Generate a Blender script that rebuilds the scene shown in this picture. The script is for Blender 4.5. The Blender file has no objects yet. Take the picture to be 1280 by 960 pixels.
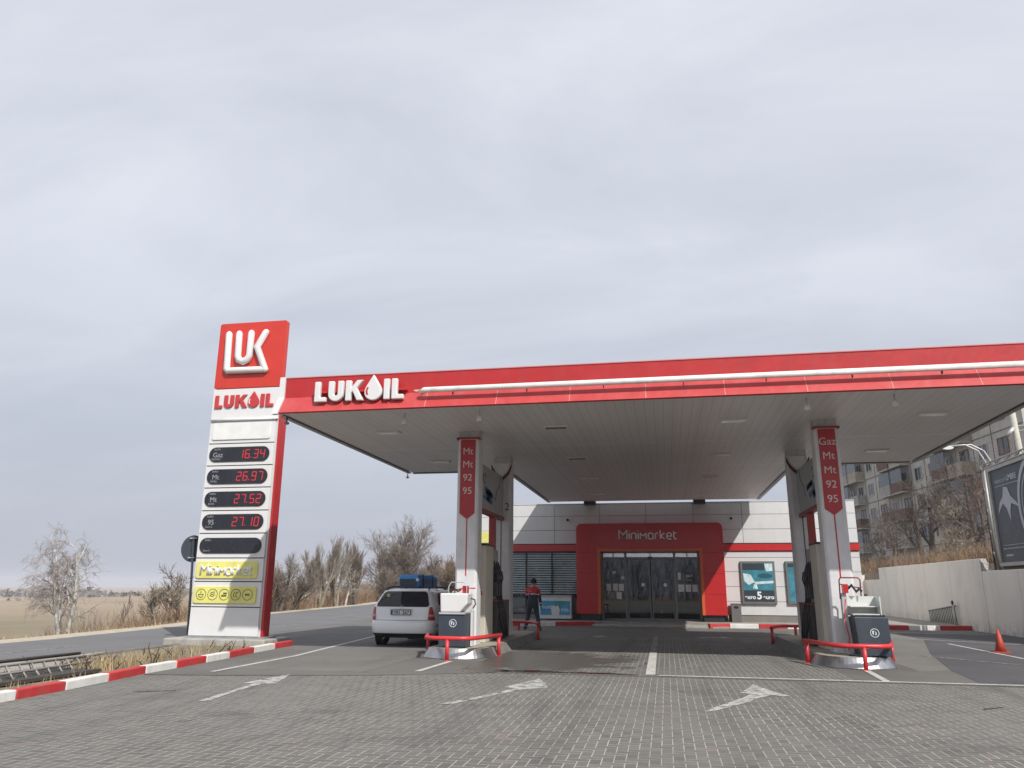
import bpy, bmesh, math, random
from mathutils import Vector, Matrix
R = math.radians
random.seed(7)
SC = bpy.context.scene
COL = SC.collection

# ------------------------------------------------------------------ camera
def cam_axes(p, yaw, roll):
    f = Vector((-math.sin(yaw)*math.cos(p), math.cos(yaw)*math.cos(p), math.sin(p)))
    r0 = Vector((math.cos(yaw), math.sin(yaw), 0)); u0 = r0.cross(f)
    r = math.cos(roll)*r0 + math.sin(roll)*u0
    u = -math.sin(roll)*r0 + math.cos(roll)*u0
    return r, u, f
cr, cu, cf = cam_axes(R(14.81), R(11.1), R(.35))
cd = bpy.data.cameras.new("camera")
cam = bpy.data.objects.new("camera", cd); COL.objects.link(cam)
M3 = Matrix((cr, cu, -cf)).transposed()
cam.matrix_world = Matrix.Translation((0, 0, 1.5)) @ M3.to_4x4()
cd.sensor_width = 36.0; cd.lens = 960/1280*36.0
cd.clip_start = .05; cd.clip_end = 6000
SC.camera = cam

# ------------------------------------------------------------------ world, sun, exposure
SUN_DIR = Vector((.66, -.83, 1.0)).normalized()        # towards the sun
el = math.asin(SUN_DIR.z)
W = bpy.data.worlds.new("World"); SC.world = W; W.use_nodes = True
wn, wl = W.node_tree.nodes, W.node_tree.links
wn.clear()
wo = wn.new('ShaderNodeOutputWorld'); bg = wn.new('ShaderNodeBackground')
sky = wn.new('ShaderNodeTexSky'); sky.sky_type = 'NISHITA'; sky.sun_disc = False
sky.sun_elevation = el; sky.sun_rotation = math.atan2(SUN_DIR.x, SUN_DIR.y)
sky.air_density = 1.2; sky.dust_density = 4.0; sky.ozone_density = 1.0
tc = wn.new('ShaderNodeTexCoord'); sep = wn.new('ShaderNodeSeparateXYZ')
wl.new(tc.outputs['Generated'], sep.inputs[0])
# thin high cloud: project the view direction on a flat layer so that the streaks shrink to the horizon
mz = wn.new('ShaderNodeMath'); mz.operation = 'ADD'; mz.inputs[1].default_value = .22
wl.new(sep.outputs['Z'], mz.inputs[0])
dv = wn.new('ShaderNodeVectorMath'); dv.operation = 'DIVIDE'
cmb = wn.new('ShaderNodeCombineXYZ')
for i in range(3): wl.new(mz.outputs[0], cmb.inputs[i])
wl.new(tc.outputs['Generated'], dv.inputs[0]); wl.new(cmb.outputs[0], dv.inputs[1])
mp = wn.new('ShaderNodeMapping'); mp.inputs['Scale'].default_value = (1.0, 1.9, 1); mp.inputs['Rotation'].default_value = (0, 0, R(-35))
mp.inputs['Location'].default_value = (3.1, 1.7, 0)
wl.new(dv.outputs[0], mp.inputs[0])
nz = wn.new('ShaderNodeTexNoise'); nz.inputs['Scale'].default_value = 1.15; nz.inputs['Detail'].default_value = 9
nz.inputs['Roughness'].default_value = .56; nz.inputs['Distortion'].default_value = .5
wl.new(mp.outputs[0], nz.inputs['Vector'])
rmp = wn.new('ShaderNodeValToRGB')
rmp.color_ramp.elements[0].position = .36; rmp.color_ramp.elements[0].color = (6.2, 6.55, 7.35, 1)
rmp.color_ramp.elements[1].position = .64; rmp.color_ramp.elements[1].color = (7.65, 8.0, 8.75, 1)
wl.new(nz.outputs['Fac'], rmp.inputs[0])
# the veil is a little denser and greyer low over the horizon
hm = wn.new('ShaderNodeMapRange'); hm.inputs['From Min'].default_value = 0; hm.inputs['From Max'].default_value = .42
wl.new(sep.outputs['Z'], hm.inputs['Value'])
hmix = wn.new('ShaderNodeMix'); hmix.data_type = 'RGBA'; hmix.inputs['A'].default_value = (4.5, 4.85, 5.75, 1)
wl.new(hm.outputs[0], hmix.inputs['Factor']); wl.new(rmp.outputs[0], hmix.inputs['B'])
mix = wn.new('ShaderNodeMix'); mix.data_type = 'RGBA'; mix.inputs['Factor'].default_value = .9
wl.new(sky.outputs[0], mix.inputs['A']); wl.new(hmix.outputs['Result'], mix.inputs['B'])
wl.new(mix.outputs['Result'], bg.inputs['Color']); bg.inputs['Strength'].default_value = .1
wl.new(bg.outputs[0], wo.inputs['Surface'])

sd = bpy.data.lights.new("sun", 'SUN'); sd.energy = 4.2; sd.angle = R(.6); sd.color = (1, .965, .91)
sun = bpy.data.objects.new("sun", sd); COL.objects.link(sun); sun.location = (30, -40, 50)
sun.rotation_euler = SUN_DIR.to_track_quat('Z', 'Y').to_euler()
SC.view_settings.view_transform = 'Standard'; SC.view_settings.look = 'None'
SC.view_settings.exposure = .1; SC.view_settings.gamma = 1; SC.view_settings.use_curve_mapping = False
SC.render.engine = 'CYCLES'
SC.cycles.max_bounces = 8; SC.cycles.diffuse_bounces = 4; SC.cycles.glossy_bounces = 4
SC.cycles.transmission_bounces = 6; SC.cycles.transparent_max_bounces = 12; SC.cycles.volume_bounces = 1
SC.cycles.caustics_reflective = False; SC.cycles.caustics_refractive = False
SC.cycles.use_denoising = True

# ------------------------------------------------------------------ materials
class NT:
    """small helper to write node maths"""
    def __init__(s, m): s.t = m.node_tree; s.n = s.t.nodes; s.l = s.t.links
    def new(s, k, **kw):
        nd = s.n.new(k)
        for a, b in kw.items(): setattr(nd, a, b)
        return nd
    def m(s, op, a, b=None, c=None):
        nd = s.new('ShaderNodeMath', operation=op)
        for i, v in enumerate((a, b, c)):
            if v is None: continue
            if isinstance(v, (int, float)): nd.inputs[i].default_value = v
            else: s.l.new(v, nd.inputs[i])
        return nd.outputs[0]
    def pos(s):
        g = s.new('ShaderNodeNewGeometry'); x = s.new('ShaderNodeSeparateXYZ'); s.l.new(g.outputs['Position'], x.inputs[0])
        return g.outputs['Position'], x.outputs[0], x.outputs[1], x.outputs[2]
    def noise(s, vec, scale, detail=4, rough=.55, dist=0, stretch=None):
        if stretch:
            mp = s.new('ShaderNodeMapping'); mp.inputs['Scale'].default_value = stretch; s.l.new(vec, mp.inputs[0]); vec = mp.outputs[0]
        nd = s.new('ShaderNodeTexNoise'); nd.inputs['Scale'].default_value = scale; nd.inputs['Detail'].default_value = detail
        nd.inputs['Roughness'].default_value = rough; nd.inputs['Distortion'].default_value = dist
        s.l.new(vec, nd.inputs['Vector']); return nd.outputs['Fac']
    def rng(s, v, a, b, c=0., d=1.):
        nd = s.new('ShaderNodeMapRange'); nd.inputs['From Min'].default_value = a; nd.inputs['From Max'].default_value = b
        nd.inputs['To Min'].default_value = c; nd.inputs['To Max'].default_value = d; s.l.new(v, nd.inputs['Value']); return nd.outputs[0]
    def mix(s, f, a, b, mode='MIX'):
        nd = s.new('ShaderNodeMix', data_type='RGBA', blend_type=mode)
        for nm, v in (('Factor', f), ('A', a), ('B', b)):
            sock = nd.inputs[nm] if nm == 'Factor' else [i for i in nd.inputs if i.name == nm and i.type == 'RGBA'][0]
            if isinstance(v, (int, float)): sock.default_value = v
            elif isinstance(v, (tuple, list)): sock.default_value = (*v[:3], 1)
            else: s.l.new(v, sock)
        return [o for o in nd.outputs if o.type == 'RGBA'][0]
def base(name, rough=.6, metal=0., spec=.5):
    m = bpy.data.materials.new(name); m.use_nodes = True
    b = m.node_tree.nodes['Principled BSDF']
    b.inputs['Roughness'].default_value = rough; b.inputs['Metallic'].default_value = metal
    b.inputs['Specular IOR Level'].default_value = spec
    return m, b, NT(m)
MC = {}
def mat(name, col, rough=.6, metal=0., var=.08, dirt=0., scale=3., bump=0., coat=0., dirtcol=(.12, .1, .08), spec=.5):
    """painted / plain surface with slight tonal variation and soft dirt"""
    if name in MC: return MC[name]
    m, b, n = base(name, rough, metal, spec)
    P, x, y, z = n.pos()
    f = n.noise(P, scale, 5)
    c = n.mix(n.rng(f, .3, .7, 0, 1), tuple(v*(1-var) for v in col), tuple(min(1, v*(1+var)) for v in col))
    if dirt:
        g = n.noise(P, 1.7, 6, .65, .3, (2.2, 2.2, .5))
        c = n.mix(n.rng(g, .48, .78, 0, dirt), c, dirtcol)
    n.l.new(c, b.inputs['Base Color'])
    n.l.new(n.rng(n.noise(P, scale*4, 3), .3, .7, rough*.85, min(1, rough*1.15)), b.inputs['Roughness'])
    if bump:
        bp = n.new('ShaderNodeBump'); bp.inputs['Strength'].default_value = bump; bp.inputs['Distance'].default_value = .01
        n.l.new(n.noise(P, scale*12, 4), bp.inputs['Height']); n.l.new(bp.outputs[0], b.inputs['Normal'])
    if coat: b.inputs['Coat Weight'].default_value = coat; b.inputs['Coat Roughness'].default_value = .08
    MC[name] = m; return m
def emat(name, col, e):
    if name in MC: return MC[name]
    m, b, n = base(name, .4)
    b.inputs['Base Color'].default_value = (*[v*.3 for v in col], 1)
    b.inputs['Emission Color'].default_value = (*col, 1); b.inputs['Emission Strength'].default_value = e
    MC[name] = m; return m
def glassmat(name, tint=(.5, .55, .55), refl=1.0, rough=.02):
    m, b, n = base(name); n.n.remove(b)
    o = n.n['Material Output']
    tr = n.new('ShaderNodeBsdfTransparent'); tr.inputs[0].default_value = (*tint, 1)
    gl = n.new('ShaderNodeBsdfGlossy'); gl.inputs['Roughness'].default_value = rough; gl.inputs[0].default_value = (.95, .97, 1, 1)
    fr = n.new('ShaderNodeFresnel'); fr.inputs[0].default_value = 1.55
    k = n.m('MULTIPLY', fr.outputs[0], 1.9*refl)
    mx = n.new('ShaderNodeMixShader'); n.l.new(k, mx.inputs[0]); n.l.new(tr.outputs[0], mx.inputs[1]); n.l.new(gl.outputs[0], mx.inputs[2])
    n.l.new(mx.outputs[0], o.inputs[0]); return m

RED = mat('red paint', (.47, .018, .02), .32, var=.05, dirt=.12, coat=.25)
REDF = mat('red fascia', (.42, .016, .018), .42, var=.1, dirt=.3, coat=.12, dirtcol=(.3, .07, .06))
ORG = mat('orange lining', (.55, .11, .035), .4, var=.05)
WHITE = mat('white panel', (.60, .60, .60), .42, var=.03, dirt=.16, dirtcol=(.4, .38, .35))
WHITE2 = mat('white plastic', (.68, .68, .68), .35, var=.02, dirt=.08, dirtcol=(.5, .48, .45))
SOFF_C = (.70, .695, .69)
GREY = mat('grey metal', (.33, .34, .35), .45, .3, dirt=.2)
LGREY = mat('light grey metal', (.5, .51, .52), .42, .2, dirt=.12)
DARK = mat('dark plastic', (.022, .023, .026), .45, dirt=.2)
NAVY = mat('slate blue plastic', (.035, .047, .065), .5, dirt=.15, dirtcol=(.2, .19, .18))
SEAM = mat('dark seam', (.045, .045, .05), .7)
STEEL = mat('polished steel', (.5, .5, .51), .34, 1., dirt=.25, dirtcol=(.2, .18, .16))
CONC = mat('weathered concrete', (.36, .345, .315), .9, var=.15, dirt=.5, bump=.5, dirtcol=(.13, .12, .1))
CREAM = mat('cream panel', (.56, .52, .44), .5, dirt=.1)
YEL = mat('faded yellow', (.70, .67, .19), .5, var=.1, dirt=.25, dirtcol=(.75, .72, .5))
DISP = mat('display black', (.018, .019, .026), .25, dirt=.1, dirtcol=(.07, .07, .08))
LED = emat('red led', (1, .05, .07), .42)
LEDOFF = mat('unlit led', (.10, .03, .035), .4)
FNT = mat('faint white print', (.32, .33, .35), .5)
BLK = mat('black rubber', (.016, .016, .017), .7)
KRED = mat('kerb red paint', (.47, .03, .035), .7, var=.15, dirt=.5, dirtcol=(.3, .12, .1), bump=.4)
KWHITE = mat('kerb white paint', (.70, .69, .66), .75, var=.08, dirt=.45, dirtcol=(.35, .33, .3), bump=.4)
BARK = mat('grey bark', (.115, .095, .078), .95, var=.3, scale=8)
TWIG = mat('brown twigs', (.17, .135, .108), .95, var=.3, scale=2)
TWIG2 = mat('pale twigs', (.26, .22, .17), .95, var=.3, scale=2)
BIRCHM = mat('birch bark', (.52, .50, .47), .8, var=.35, scale=6, dirt=.6, dirtcol=(.06, .05, .05))
DRY = mat('dry grass', (.36, .27, .15), .95, var=.35, scale=2)
BRUSHM = mat('brown brush', (.22, .145, .09), .95, var=.4, scale=1.3)

def plank_mat():
    m, b, n = base('soffit planks', .45)
    P, x, y, z = n.pos()
    fx = n.m('FRACT', n.m('DIVIDE', x, .2))
    seam = n.m('LESS_THAN', n.m('ABSOLUTE', n.m('SUBTRACT', fx, .5)), .02)
    iv = n.m('FLOOR', n.m('DIVIDE', x, .2))
    wnz = n.new('ShaderNodeTexWhiteNoise', noise_dimensions='1D'); n.l.new(iv, wnz.inputs['W'])
    c = n.mix(wnz.outputs['Value'], tuple(v*.95 for v in SOFF_C), tuple(v*1.03 for v in SOFF_C))
    g = n.noise(P, .5, 6, .6, .2); c = n.mix(n.rng(g, .4, .8, 0, .3), c, (.52, .50, .47))
    c = n.mix(seam, c, (.40, .395, .39))
    for yy in (20.25, 24.5, 28.6, 32.2):
        s = n.m('LESS_THAN', n.m('ABSOLUTE', n.m('SUBTRACT', y, yy)), .018)
        c = n.mix(s, c, (.95, .94, .92) if yy < 25 else (.38, .37, .36))
    n.l.new(c, b.inputs['Base Color']); return m
SOFF = plank_mat()

def paver_mat():
    m, b, n = base('block paving', .85)
    P, x, y, z = n.pos()
    wob = n.noise(P, .8, 2)
    w = .105
    X = n.m('DIVIDE', n.m('ADD', x, n.m('MULTIPLY', wob, .012)), w); Y = n.m('DIVIDE', n.m('ADD', y, n.m('MULTIPLY', wob, .014)), w)
    fx, fy = n.m('FRACT', X), n.m('FRACT', Y)
    ix, iy = n.m('FLOOR', X), n.m('FLOOR', Y)
    k = n.m('FLOORED_MODULO', n.m('SUBTRACT', ix, iy), 4)
    eq = [n.m('COMPARE', k, float(i), .1) for i in range(4)]
    # every brick covers two cells; the shared edge is no joint
    dl = n.m('ADD', fx, n.m('MULTIPLY', eq[1], 9)); dr = n.m('ADD', n.m('SUBTRACT', 1, fx), n.m('MULTIPLY', eq[0], 9))
    db = n.m('ADD', fy, n.m('MULTIPLY', eq[2], 9)); dt = n.m('ADD', n.m('SUBTRACT', 1, fy), n.m('MULTIPLY', eq[3], 9))
    dx = n.m('MINIMUM', dl, dr); dy = n.m('MINIMUM', db, dt); d = n.m('MINIMUM', dx, n.m('MULTIPLY', dy, 1.25))
    jn = n.noise(P, 9, 3, .6)
    jw = n.rng(jn, .3, .7, .022, .062)
    joint = n.m('LESS_THAN', d, jw)
    ax, ay = n.m('SUBTRACT', ix, eq[1]), n.m('SUBTRACT', iy, eq[2])
    cv = n.new('ShaderNodeCombineXYZ'); n.l.new(ax, cv.inputs[0]); n.l.new(ay, cv.inputs[1])
    wz = n.new('ShaderNodeTexWhiteNoise', noise_dimensions='3D'); n.l.new(cv.outputs[0], wz.inputs['Vector'])
    rv = wz.outputs['Value']
    c = n.mix(rv, (.082, .077, .069), (.138, .130, .117))
    warm = n.m('GREATER_THAN', rv, .99); c = n.mix(warm, c, (.17, .13, .115))
    gr = n.noise(P, 60, 3, .7); c = n.mix(n.rng(gr, .3, .75, 0, .3), c, (.2, .192, .178))
    mc = n.mix(n.rng(n.noise(P, .55, 4), .35, .65), (.30, .29, .265), (.47, .455, .415))
    c = n.mix(joint, c, mc)
    # broad wear and darker dirty streaks
    big = n.noise(P, .32, 6, .6, .6); c = n.mix(n.rng(big, .35, .72, 0, .5), c, (.175, .168, .155))
    st = n.noise(P, .5, 7, .68, 1.0, (.5, 1.3, 1)); c = n.mix(n.rng(st, .55, .74, 0, .6), c, (.05, .048, .045))
    tr = n.noise(P, .9, 5, .6, .4, (1.6, .18, 1)); c = n.mix(n.rng(tr, .56, .72, 0, .45), c, (.055, .052, .05))
    for xc in (-7.0, -1.9, 1.4, 5.6):
        tk = n.m('ABSOLUTE', n.m('SUBTRACT', n.m('ABSOLUTE', n.m('SUBTRACT', n.m('ADD', x, n.m('MULTIPLY', n.noise(P, .12, 2), 1.6)), xc+.8)), .72))
        c = n.mix(n.m('MULTIPLY', n.m('MULTIPLY', n.rng(tk, .2, .03), n.rng(n.noise(P, 1.1, 5, .65), .35, .65)), .38), c, (.05, .048, .046))
    drip = n.noise(P, 2.3, 4, .55); c = n.mix(n.m('MULTIPLY', n.rng(drip, .70, .73), .6), c, (.035, .033, .03))
    # damp, oily ground between the pump islands
    ddx = n.m('DIVIDE', n.m('ADD', x, 2.9), 2.3); ddy = n.m('DIVIDE', n.m('SUBTRACT', y, 17.0), 2.6)
    rr = n.m('ADD', n.m('MULTIPLY', ddx, ddx), n.m('MULTIPLY', ddy, ddy))
    wet = n.rng(n.m('ADD', rr, n.m('MULTIPLY', n.m('SUBTRACT', n.noise(P, 1.6, 6, .65, .8), .5), 3.2)), 1.15, .55)
    wetc = n.m('MULTIPLY', wet, .62); c = n.mix(wetc, c, (.05, .045, .036))
    oil = n.rng(n.noise(P, 3.4, 3, .5), .68, .71); oilr = n.rng(n.m('ADD', rr, 0.), 2.2, .8); c = n.mix(n.m('MULTIPLY', n.m('MULTIPLY', oil, oilr), .8), c, (.02, .018, .016))
    n.l.new(c, b.inputs['Base Color'])
    n.l.new(n.rng(wet, 0, 1, .88, .34), b.inputs['Roughness'])
    bp = n.new('ShaderNodeBump'); bp.inputs['Strength'].default_value = .35; bp.inputs['Distance'].default_value = .006
    h = n.m('ADD', n.rng(d, 0, .12), n.m('MULTIPLY', gr, .25)); n.l.new(h, bp.inputs['Height']); n.l.new(bp.outputs[0], b.inputs['Normal'])
    return m
def asphalt_mat(name, c0, c1, patch=.3, darkc=(.035, .035, .037), streak=(1, .25, 1)):
    m, b, n = base(name, .88)
    P, x, y, z = n.pos()
    c = n.mix(n.rng(n.noise(P, .45, 7, .6, .4), .35, .68), c0, c1)
    c = n.mix(n.rng(n.noise(P, 90, 2, .7), .3, .7, 0, .35), c, tuple(v*1.7 for v in c1))
    c = n.mix(n.rng(n.noise(P, .8, 6, .65, .8, streak), .55, .75, 0, patch), c, darkc)
    vr = n.new('ShaderNodeTexVoronoi', feature='DISTANCE_TO_EDGE'); vr.inputs['Scale'].default_value = .33
    mpn = n.new('ShaderNodeVectorMath', operation='ADD'); ns = n.new('ShaderNodeTexNoise'); ns.inputs['Scale'].default_value = 1.6; n.l.new(P, ns.inputs['Vector'])
    n.l.new(P, mpn.inputs[0]); n.l.new(ns.outputs['Color'], mpn.inputs[1]); n.l.new(mpn.outputs[0], vr.inputs['Vector'])
    crack = n.m('MULTIPLY', n.m('LESS_THAN', vr.outputs['Distance'], .004), n.rng(n.noise(P, .3, 2), .5, .56)); c = n.mix(n.m('MULTIPLY', crack, .7), c, (.03, .03, .03))
    n.l.new(c, b.inputs['Base Color'])
    bp = n.new('ShaderNodeBump'); bp.inputs['Strength'].default_value = .25; bp.inputs['Distance'].default_value = .006
    n.l.new(n.noise(P, 70, 3, .7), bp.inputs['Height']); n.l.new(bp.outputs[0], b.inputs['Normal']); return m
PAVER = paver_mat()
ASPH = asphalt_mat('forecourt asphalt', (.085, .081, .075), (.135, .128, .118), .5)
ROADM = asphalt_mat('road asphalt', (.105, .105, .108), (.135, .134, .134), .2, (.07, .07, .072))
ASPHD = asphalt_mat('dark asphalt', (.05, .049, .053), (.08, .077, .08), .5, (.026, .025, .028))
CONCY = asphalt_mat('yard concrete', (.115, .109, .1), (.16, .152, .14), .55, (.07, .066, .06))
def worn(name, col, lo, hi, under, sc=7):
    m, b, n = base(name, .8)
    P, x, y, z = n.pos()
    f = n.m('ADD', n.m('MULTIPLY', n.noise(P, sc, 6, .7), .7), n.m('MULTIPLY', n.noise(P, 38, 3, .6), .3))
    c = n.mix(n.rng(f, lo, hi), under, col); n.l.new(c, b.inputs['Base Color']); return m
LINE = worn('worn line paint', (.50, .49, .46), .36, .5, (.17, .16, .148))
LINEF = worn('faded line paint', (.40, .39, .37), .45, .58, (.11, .105, .1))
ARROW = worn('scuffed arrow paint', (.44, .43, .405), .43, .53, (.12, .115, .106), 6)

def field_mat():
    m, b, n = base('dry field', .95)
    P, x, y, z = n.pos()
    a = n.noise(P, .012, 5, .6, .5, (.35, 1, 1)); c = n.mix(n.rng(a, .38, .6), (.37, .275, .185), (.28, .21, .145))
    bnd = n.noise(P, .03, 4, .6, .3, (.12, 1, 1)); c = n.mix(n.rng(bnd, .55, .62, 0, .5), c, (.46, .385, .28))
    near = n.m('MULTIPLY', n.rng(y, 60, 95, 1, 0), n.rng(x, -24, -30)); gn = n.noise(P, .05, 3)
    c = n.mix(n.m('MULTIPLY', near, n.rng(gn, .3, .6, .5, 1)), c, (.17, .15, .085))
    dirt = n.rng(x, -25, -18); c = n.mix(dirt, c, (.21, .175, .135))
    h = n.rng(x, 11, 12); c = n.mix(h, c, (.19, .135, .09))
    s = n.noise(P, 2.2, 6, .7); c = n.mix(n.rng(s, .35, .75, 0, .5), c, (.10, .085, .06))
    s2 = n.noise(P, 25, 4, .7); c = n.mix(n.rng(s2, .3, .7, 0, .35), c, (.36, .29, .2))
    n.l.new(c, b.inputs['Base Color'])
    bp = n.new('ShaderNodeBump'); bp.inputs['Strength'].default_value = .6; bp.inputs['Distance'].default_value = .05
    n.l.new(s2, bp.inputs['Height']); n.l.new(bp.outputs[0], b.inputs['Normal']); return m
FIELD = field_mat()
def wall_mat(name, c0, c1, stain):
    m, b, n = base(name, .9)
    P, x, y, z = n.pos()
    c = n.mix(n.rng(n.noise(P, .8, 5, .6), .35, .65), c0, c1)
    st = n.noise(P, 1.1, 6, .65, .5, (1, 1, .22)); c = n.mix(n.rng(st, .52, .78, 0, .6), c, stain)
    s3 = n.noise(P, .7, 6, .7, .6); c = n.mix(n.rng(s3, .55, .75, 0, .35), c, stain)
    base_ = n.m('MULTIPLY', n.rng(z, .5, .05), n.rng(n.noise(P, 3, 4), .35, .6)); c = n.mix(n.m('MULTIPLY', base_, .45), c, (.2, .18, .15))
    fl = n.m('FRACT', n.m('DIVIDE', y, 3.2)); sm = n.m('LESS_THAN', fl, .008); c = n.mix(sm, c, tuple(v*.6 for v in c0))
    n.l.new(c, b.inputs['Base Color'])
    bp = n.new('ShaderNodeBump'); bp.inputs['Strength'].default_value = .3; bp.inputs['Distance'].default_value = .01
    n.l.new(n.noise(P, 14, 5), bp.inputs['Height']); n.l.new(bp.outputs[0], b.inputs['Normal']); return m
WALLM = wall_mat('rendered wall', (.80, .755, .68), (.86, .815, .74), (.56, .53, .48))
BLOCKM = wall_mat('apartment block wall', (.40, .385, .355), (.50, .48, .445), (.25, .24, .22))

# ------------------------------------------------------------------ mesh helpers
ORI = {}
def wloc(o):
    v = Vector((0, 0, 0))
    while o is not None: v += o.location; o = o.parent
    return v
def link(o, parent=None):
    COL.objects.link(o)
    if parent is not None: o.parent = parent
    return o
def tag(o, label=None, cat=None, group=None, kind=None):
    if label: o['label'] = label
    if cat: o['category'] = cat
    if group: o['group'] = group
    if kind: o['kind'] = kind
    return o
def thing(name, loc, label, cat, group=None):
    o = bpy.data.objects.new(name, None); o.empty_display_size = .2; COL.objects.link(o); o.location = loc
    return tag(o, label, cat, group)
class MB:
    def __init__(s): s.v = []; s.f = []; s.mi = []; s.sm = []
    def add(s, vs, fs, mi=0, smooth=False):
        k = len(s.v); s.v += [tuple(v) for v in vs]
        for f in fs: s.f.append([i+k for i in f]); s.mi.append(mi); s.sm.append(smooth)
        return s
    def box(s, x0, x1, y0, y1, z0, z1, mi=0):
        x0, x1 = min(x0, x1), max(x0, x1); y0, y1 = min(y0, y1), max(y0, y1); z0, z1 = min(z0, z1), max(z0, z1)
        return s.add([(x0,y0,z0),(x1,y0,z0),(x1,y1,z0),(x0,y1,z0),(x0,y0,z1),(x1,y0,z1),(x1,y1,z1),(x0,y1,z1)],
                     [(0,3,2,1),(4,5,6,7),(0,1,5,4),(1,2,6,5),(2,3,7,6),(3,0,4,7)], mi)
    def prism(s, pts, axis, a, b, mi=0, smooth=False):
        """polygon in the plane across axis, extruded from a to b along it; pts are (u,v)=(the other two axes in xyz order)"""
        def P(u, v, w): return {'x': (w, u, v), 'y': (u, w, v), 'z': (u, v, w)}[axis]
        n = len(pts); vs = [P(u, v, a) for u, v in pts] + [P(u, v, b) for u, v in pts]
        area = sum(pts[i][0]*pts[(i+1)%n][1]-pts[(i+1)%n][0]*pts[i][1] for i in range(n))
        fl = (area > 0) ^ (axis == 'y') ^ (b < a)
        fs = [list(range(n))[::-1] if fl else list(range(n)), [n+i for i in range(n)] if fl else [n+i for i in range(n)][::-1]]
        k = len(s.f); s.add(vs, fs, mi)
        side = []
        for i in range(n):
            j = (i+1) % n; q = (i, j, n+j, n+i); side.append(q if fl else q[::-1])
        kk = len(s.v)-2*n
        for q in side: s.f.append([i+kk for i in q]); s.mi.append(mi); s.sm.append(smooth)
        return s
    def tube(s, pts, r, n=8, mi=0, caps=True, smooth=True, closed=False):
        pts = [Vector(p) for p in pts]; m = len(pts)
        rs = r if isinstance(r, (list, tuple)) else [r]*m
        up = None; rings = []
        for i in range(m):
            if closed: d0 = (pts[i]-pts[i-1]).normalized(); d1 = (pts[(i+1)%m]-pts[i]).normalized()
            else:
                d0 = (pts[i]-pts[i-1]).normalized() if i > 0 else (pts[1]-pts[0]).normalized()
                d1 = (pts[i+1]-pts[i]).normalized() if i < m-1 else d0
            t = (d0+d1)
            t = t.normalized() if t.length > 1e-6 else d0
            if up is None:
                up = Vector((0, 0, 1)) if abs(t.z) < .9 else Vector((0, 1, 0))
            up = (up - t*up.dot(t));
            if up.length < 1e-5: up = t.orthogonal()
            up.normalize(); sd = t.cross(up)
            c = max(.45, t.dot(d1)); k = 1/c
            bis = (d1-d0); bis = bis.normalized() if bis.length > 1e-5 else None
            ring = []
            for j in range(n):
                a = 2*math.pi*j/n; o = up*math.cos(a)+sd*math.sin(a)
                if bis is not None: o = o + bis*(o.dot(bis))*(k-1)
                ring.append(pts[i]+o*rs[i])
            rings.append(ring)
        vs = [v for rg in rings for v in rg]; fs = []
        for i in range(m if closed else m-1):
            for j in range(n):
                a = i*n+j; b = i*n+(j+1)%n; c = ((i+1)%m)*n+(j+1)%n; d = ((i+1)%m)*n+j
                fs.append((a, b, c, d))
        if caps and not closed: fs.append(list(range(n))[::-1]); fs.append([(m-1)*n+j for j in range(n)])
        return s.add(vs, fs, mi, smooth)
    def disc(s, c, r, axis='y', d=.01, n=24, mi=0, ry=None):
        ry = ry or r
        if axis == 'y': pts = [(c[0]+r*math.cos(2*math.pi*i/n), c[2]+ry*math.sin(2*math.pi*i/n)) for i in range(n)]; return s.prism(pts, 'y', c[1], c[1]+d, mi)
        if axis == 'x': pts = [(c[1]+r*math.cos(2*math.pi*i/n), c[2]+ry*math.sin(2*math.pi*i/n)) for i in range(n)]; return s.prism(pts, 'x', c[0], c[0]+d, mi)
        pts = [(c[0]+r*math.cos(2*math.pi*i/n), c[1]+ry*math.sin(2*math.pi*i/n)) for i in range(n)]; return s.prism(pts, 'z', c[2], c[2]+d, mi)
    def ring(s, c, r, t, axis='y', d=.01, n=28, mi=0):
        vs = []; fs = []
        for i in range(n):
            a = 2*math.pi*i/n
            for rr, dd in ((r, 0), (r-t, 0), (r-t, d), (r, d)):
                u, v = rr*math.cos(a), rr*math.sin(a)
                vs.append({'y': (c[0]+u, c[1]+dd, c[2]+v), 'x': (c[0]+dd, c[1]+u, c[2]+v), 'z': (c[0]+u, c[1]+v, c[2]+dd)}[axis])
        for i in range(n):
            j = (i+1) % n
            for q in range(4): fs.append((i*4+q, i*4+(q+1)%4, j*4+(q+1)%4, j*4+q))
        return s.add(vs, fs, mi)
    def build(s, name, m, parent=None, bevel=0., seg=2, smooth=None, label=None, loc=None, sub=0):
        me = bpy.data.meshes.new(name)
        if parent is not None: off = wloc(parent)
        elif loc is not None: off = Vector(loc)
        else:
            xs = [v[0] for v in s.v]; ys = [v[1] for v in s.v]; zs = [v[2] for v in s.v]
            off = Vector(((min(xs)+max(xs))/2, (min(ys)+max(ys))/2, min(zs)))
        me.from_pydata([tuple(Vector(v)-off) for v in s.v], [], s.f)
        ms = m if isinstance(m, (list, tuple)) else [m]
        for q in ms: me.materials.append(q)
        me.polygons.foreach_set('material_index', s.mi)
        me.polygons.foreach_set('use_smooth', s.sm if smooth is None else [smooth]*len(s.f))
        me.update()
        bm = bmesh.new(); bm.from_mesh(me); bmesh.ops.recalc_face_normals(bm, faces=bm.faces); bm.to_mesh(me); bm.free()
        o = bpy.data.objects.new(name, me); link(o, parent)
        if parent is None: o.location = off
        if bevel:
            b = o.modifiers.new('bevel', 'BEVEL'); b.width = bevel; b.segments = seg; b.limit_method = 'ANGLE'; b.angle_limit = R(35)
        if sub:
            b = o.modifiers.new('sub', 'SUBSURF'); b.levels = sub; b.render_levels = sub
        if label: o['label'] = label
        return o
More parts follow.
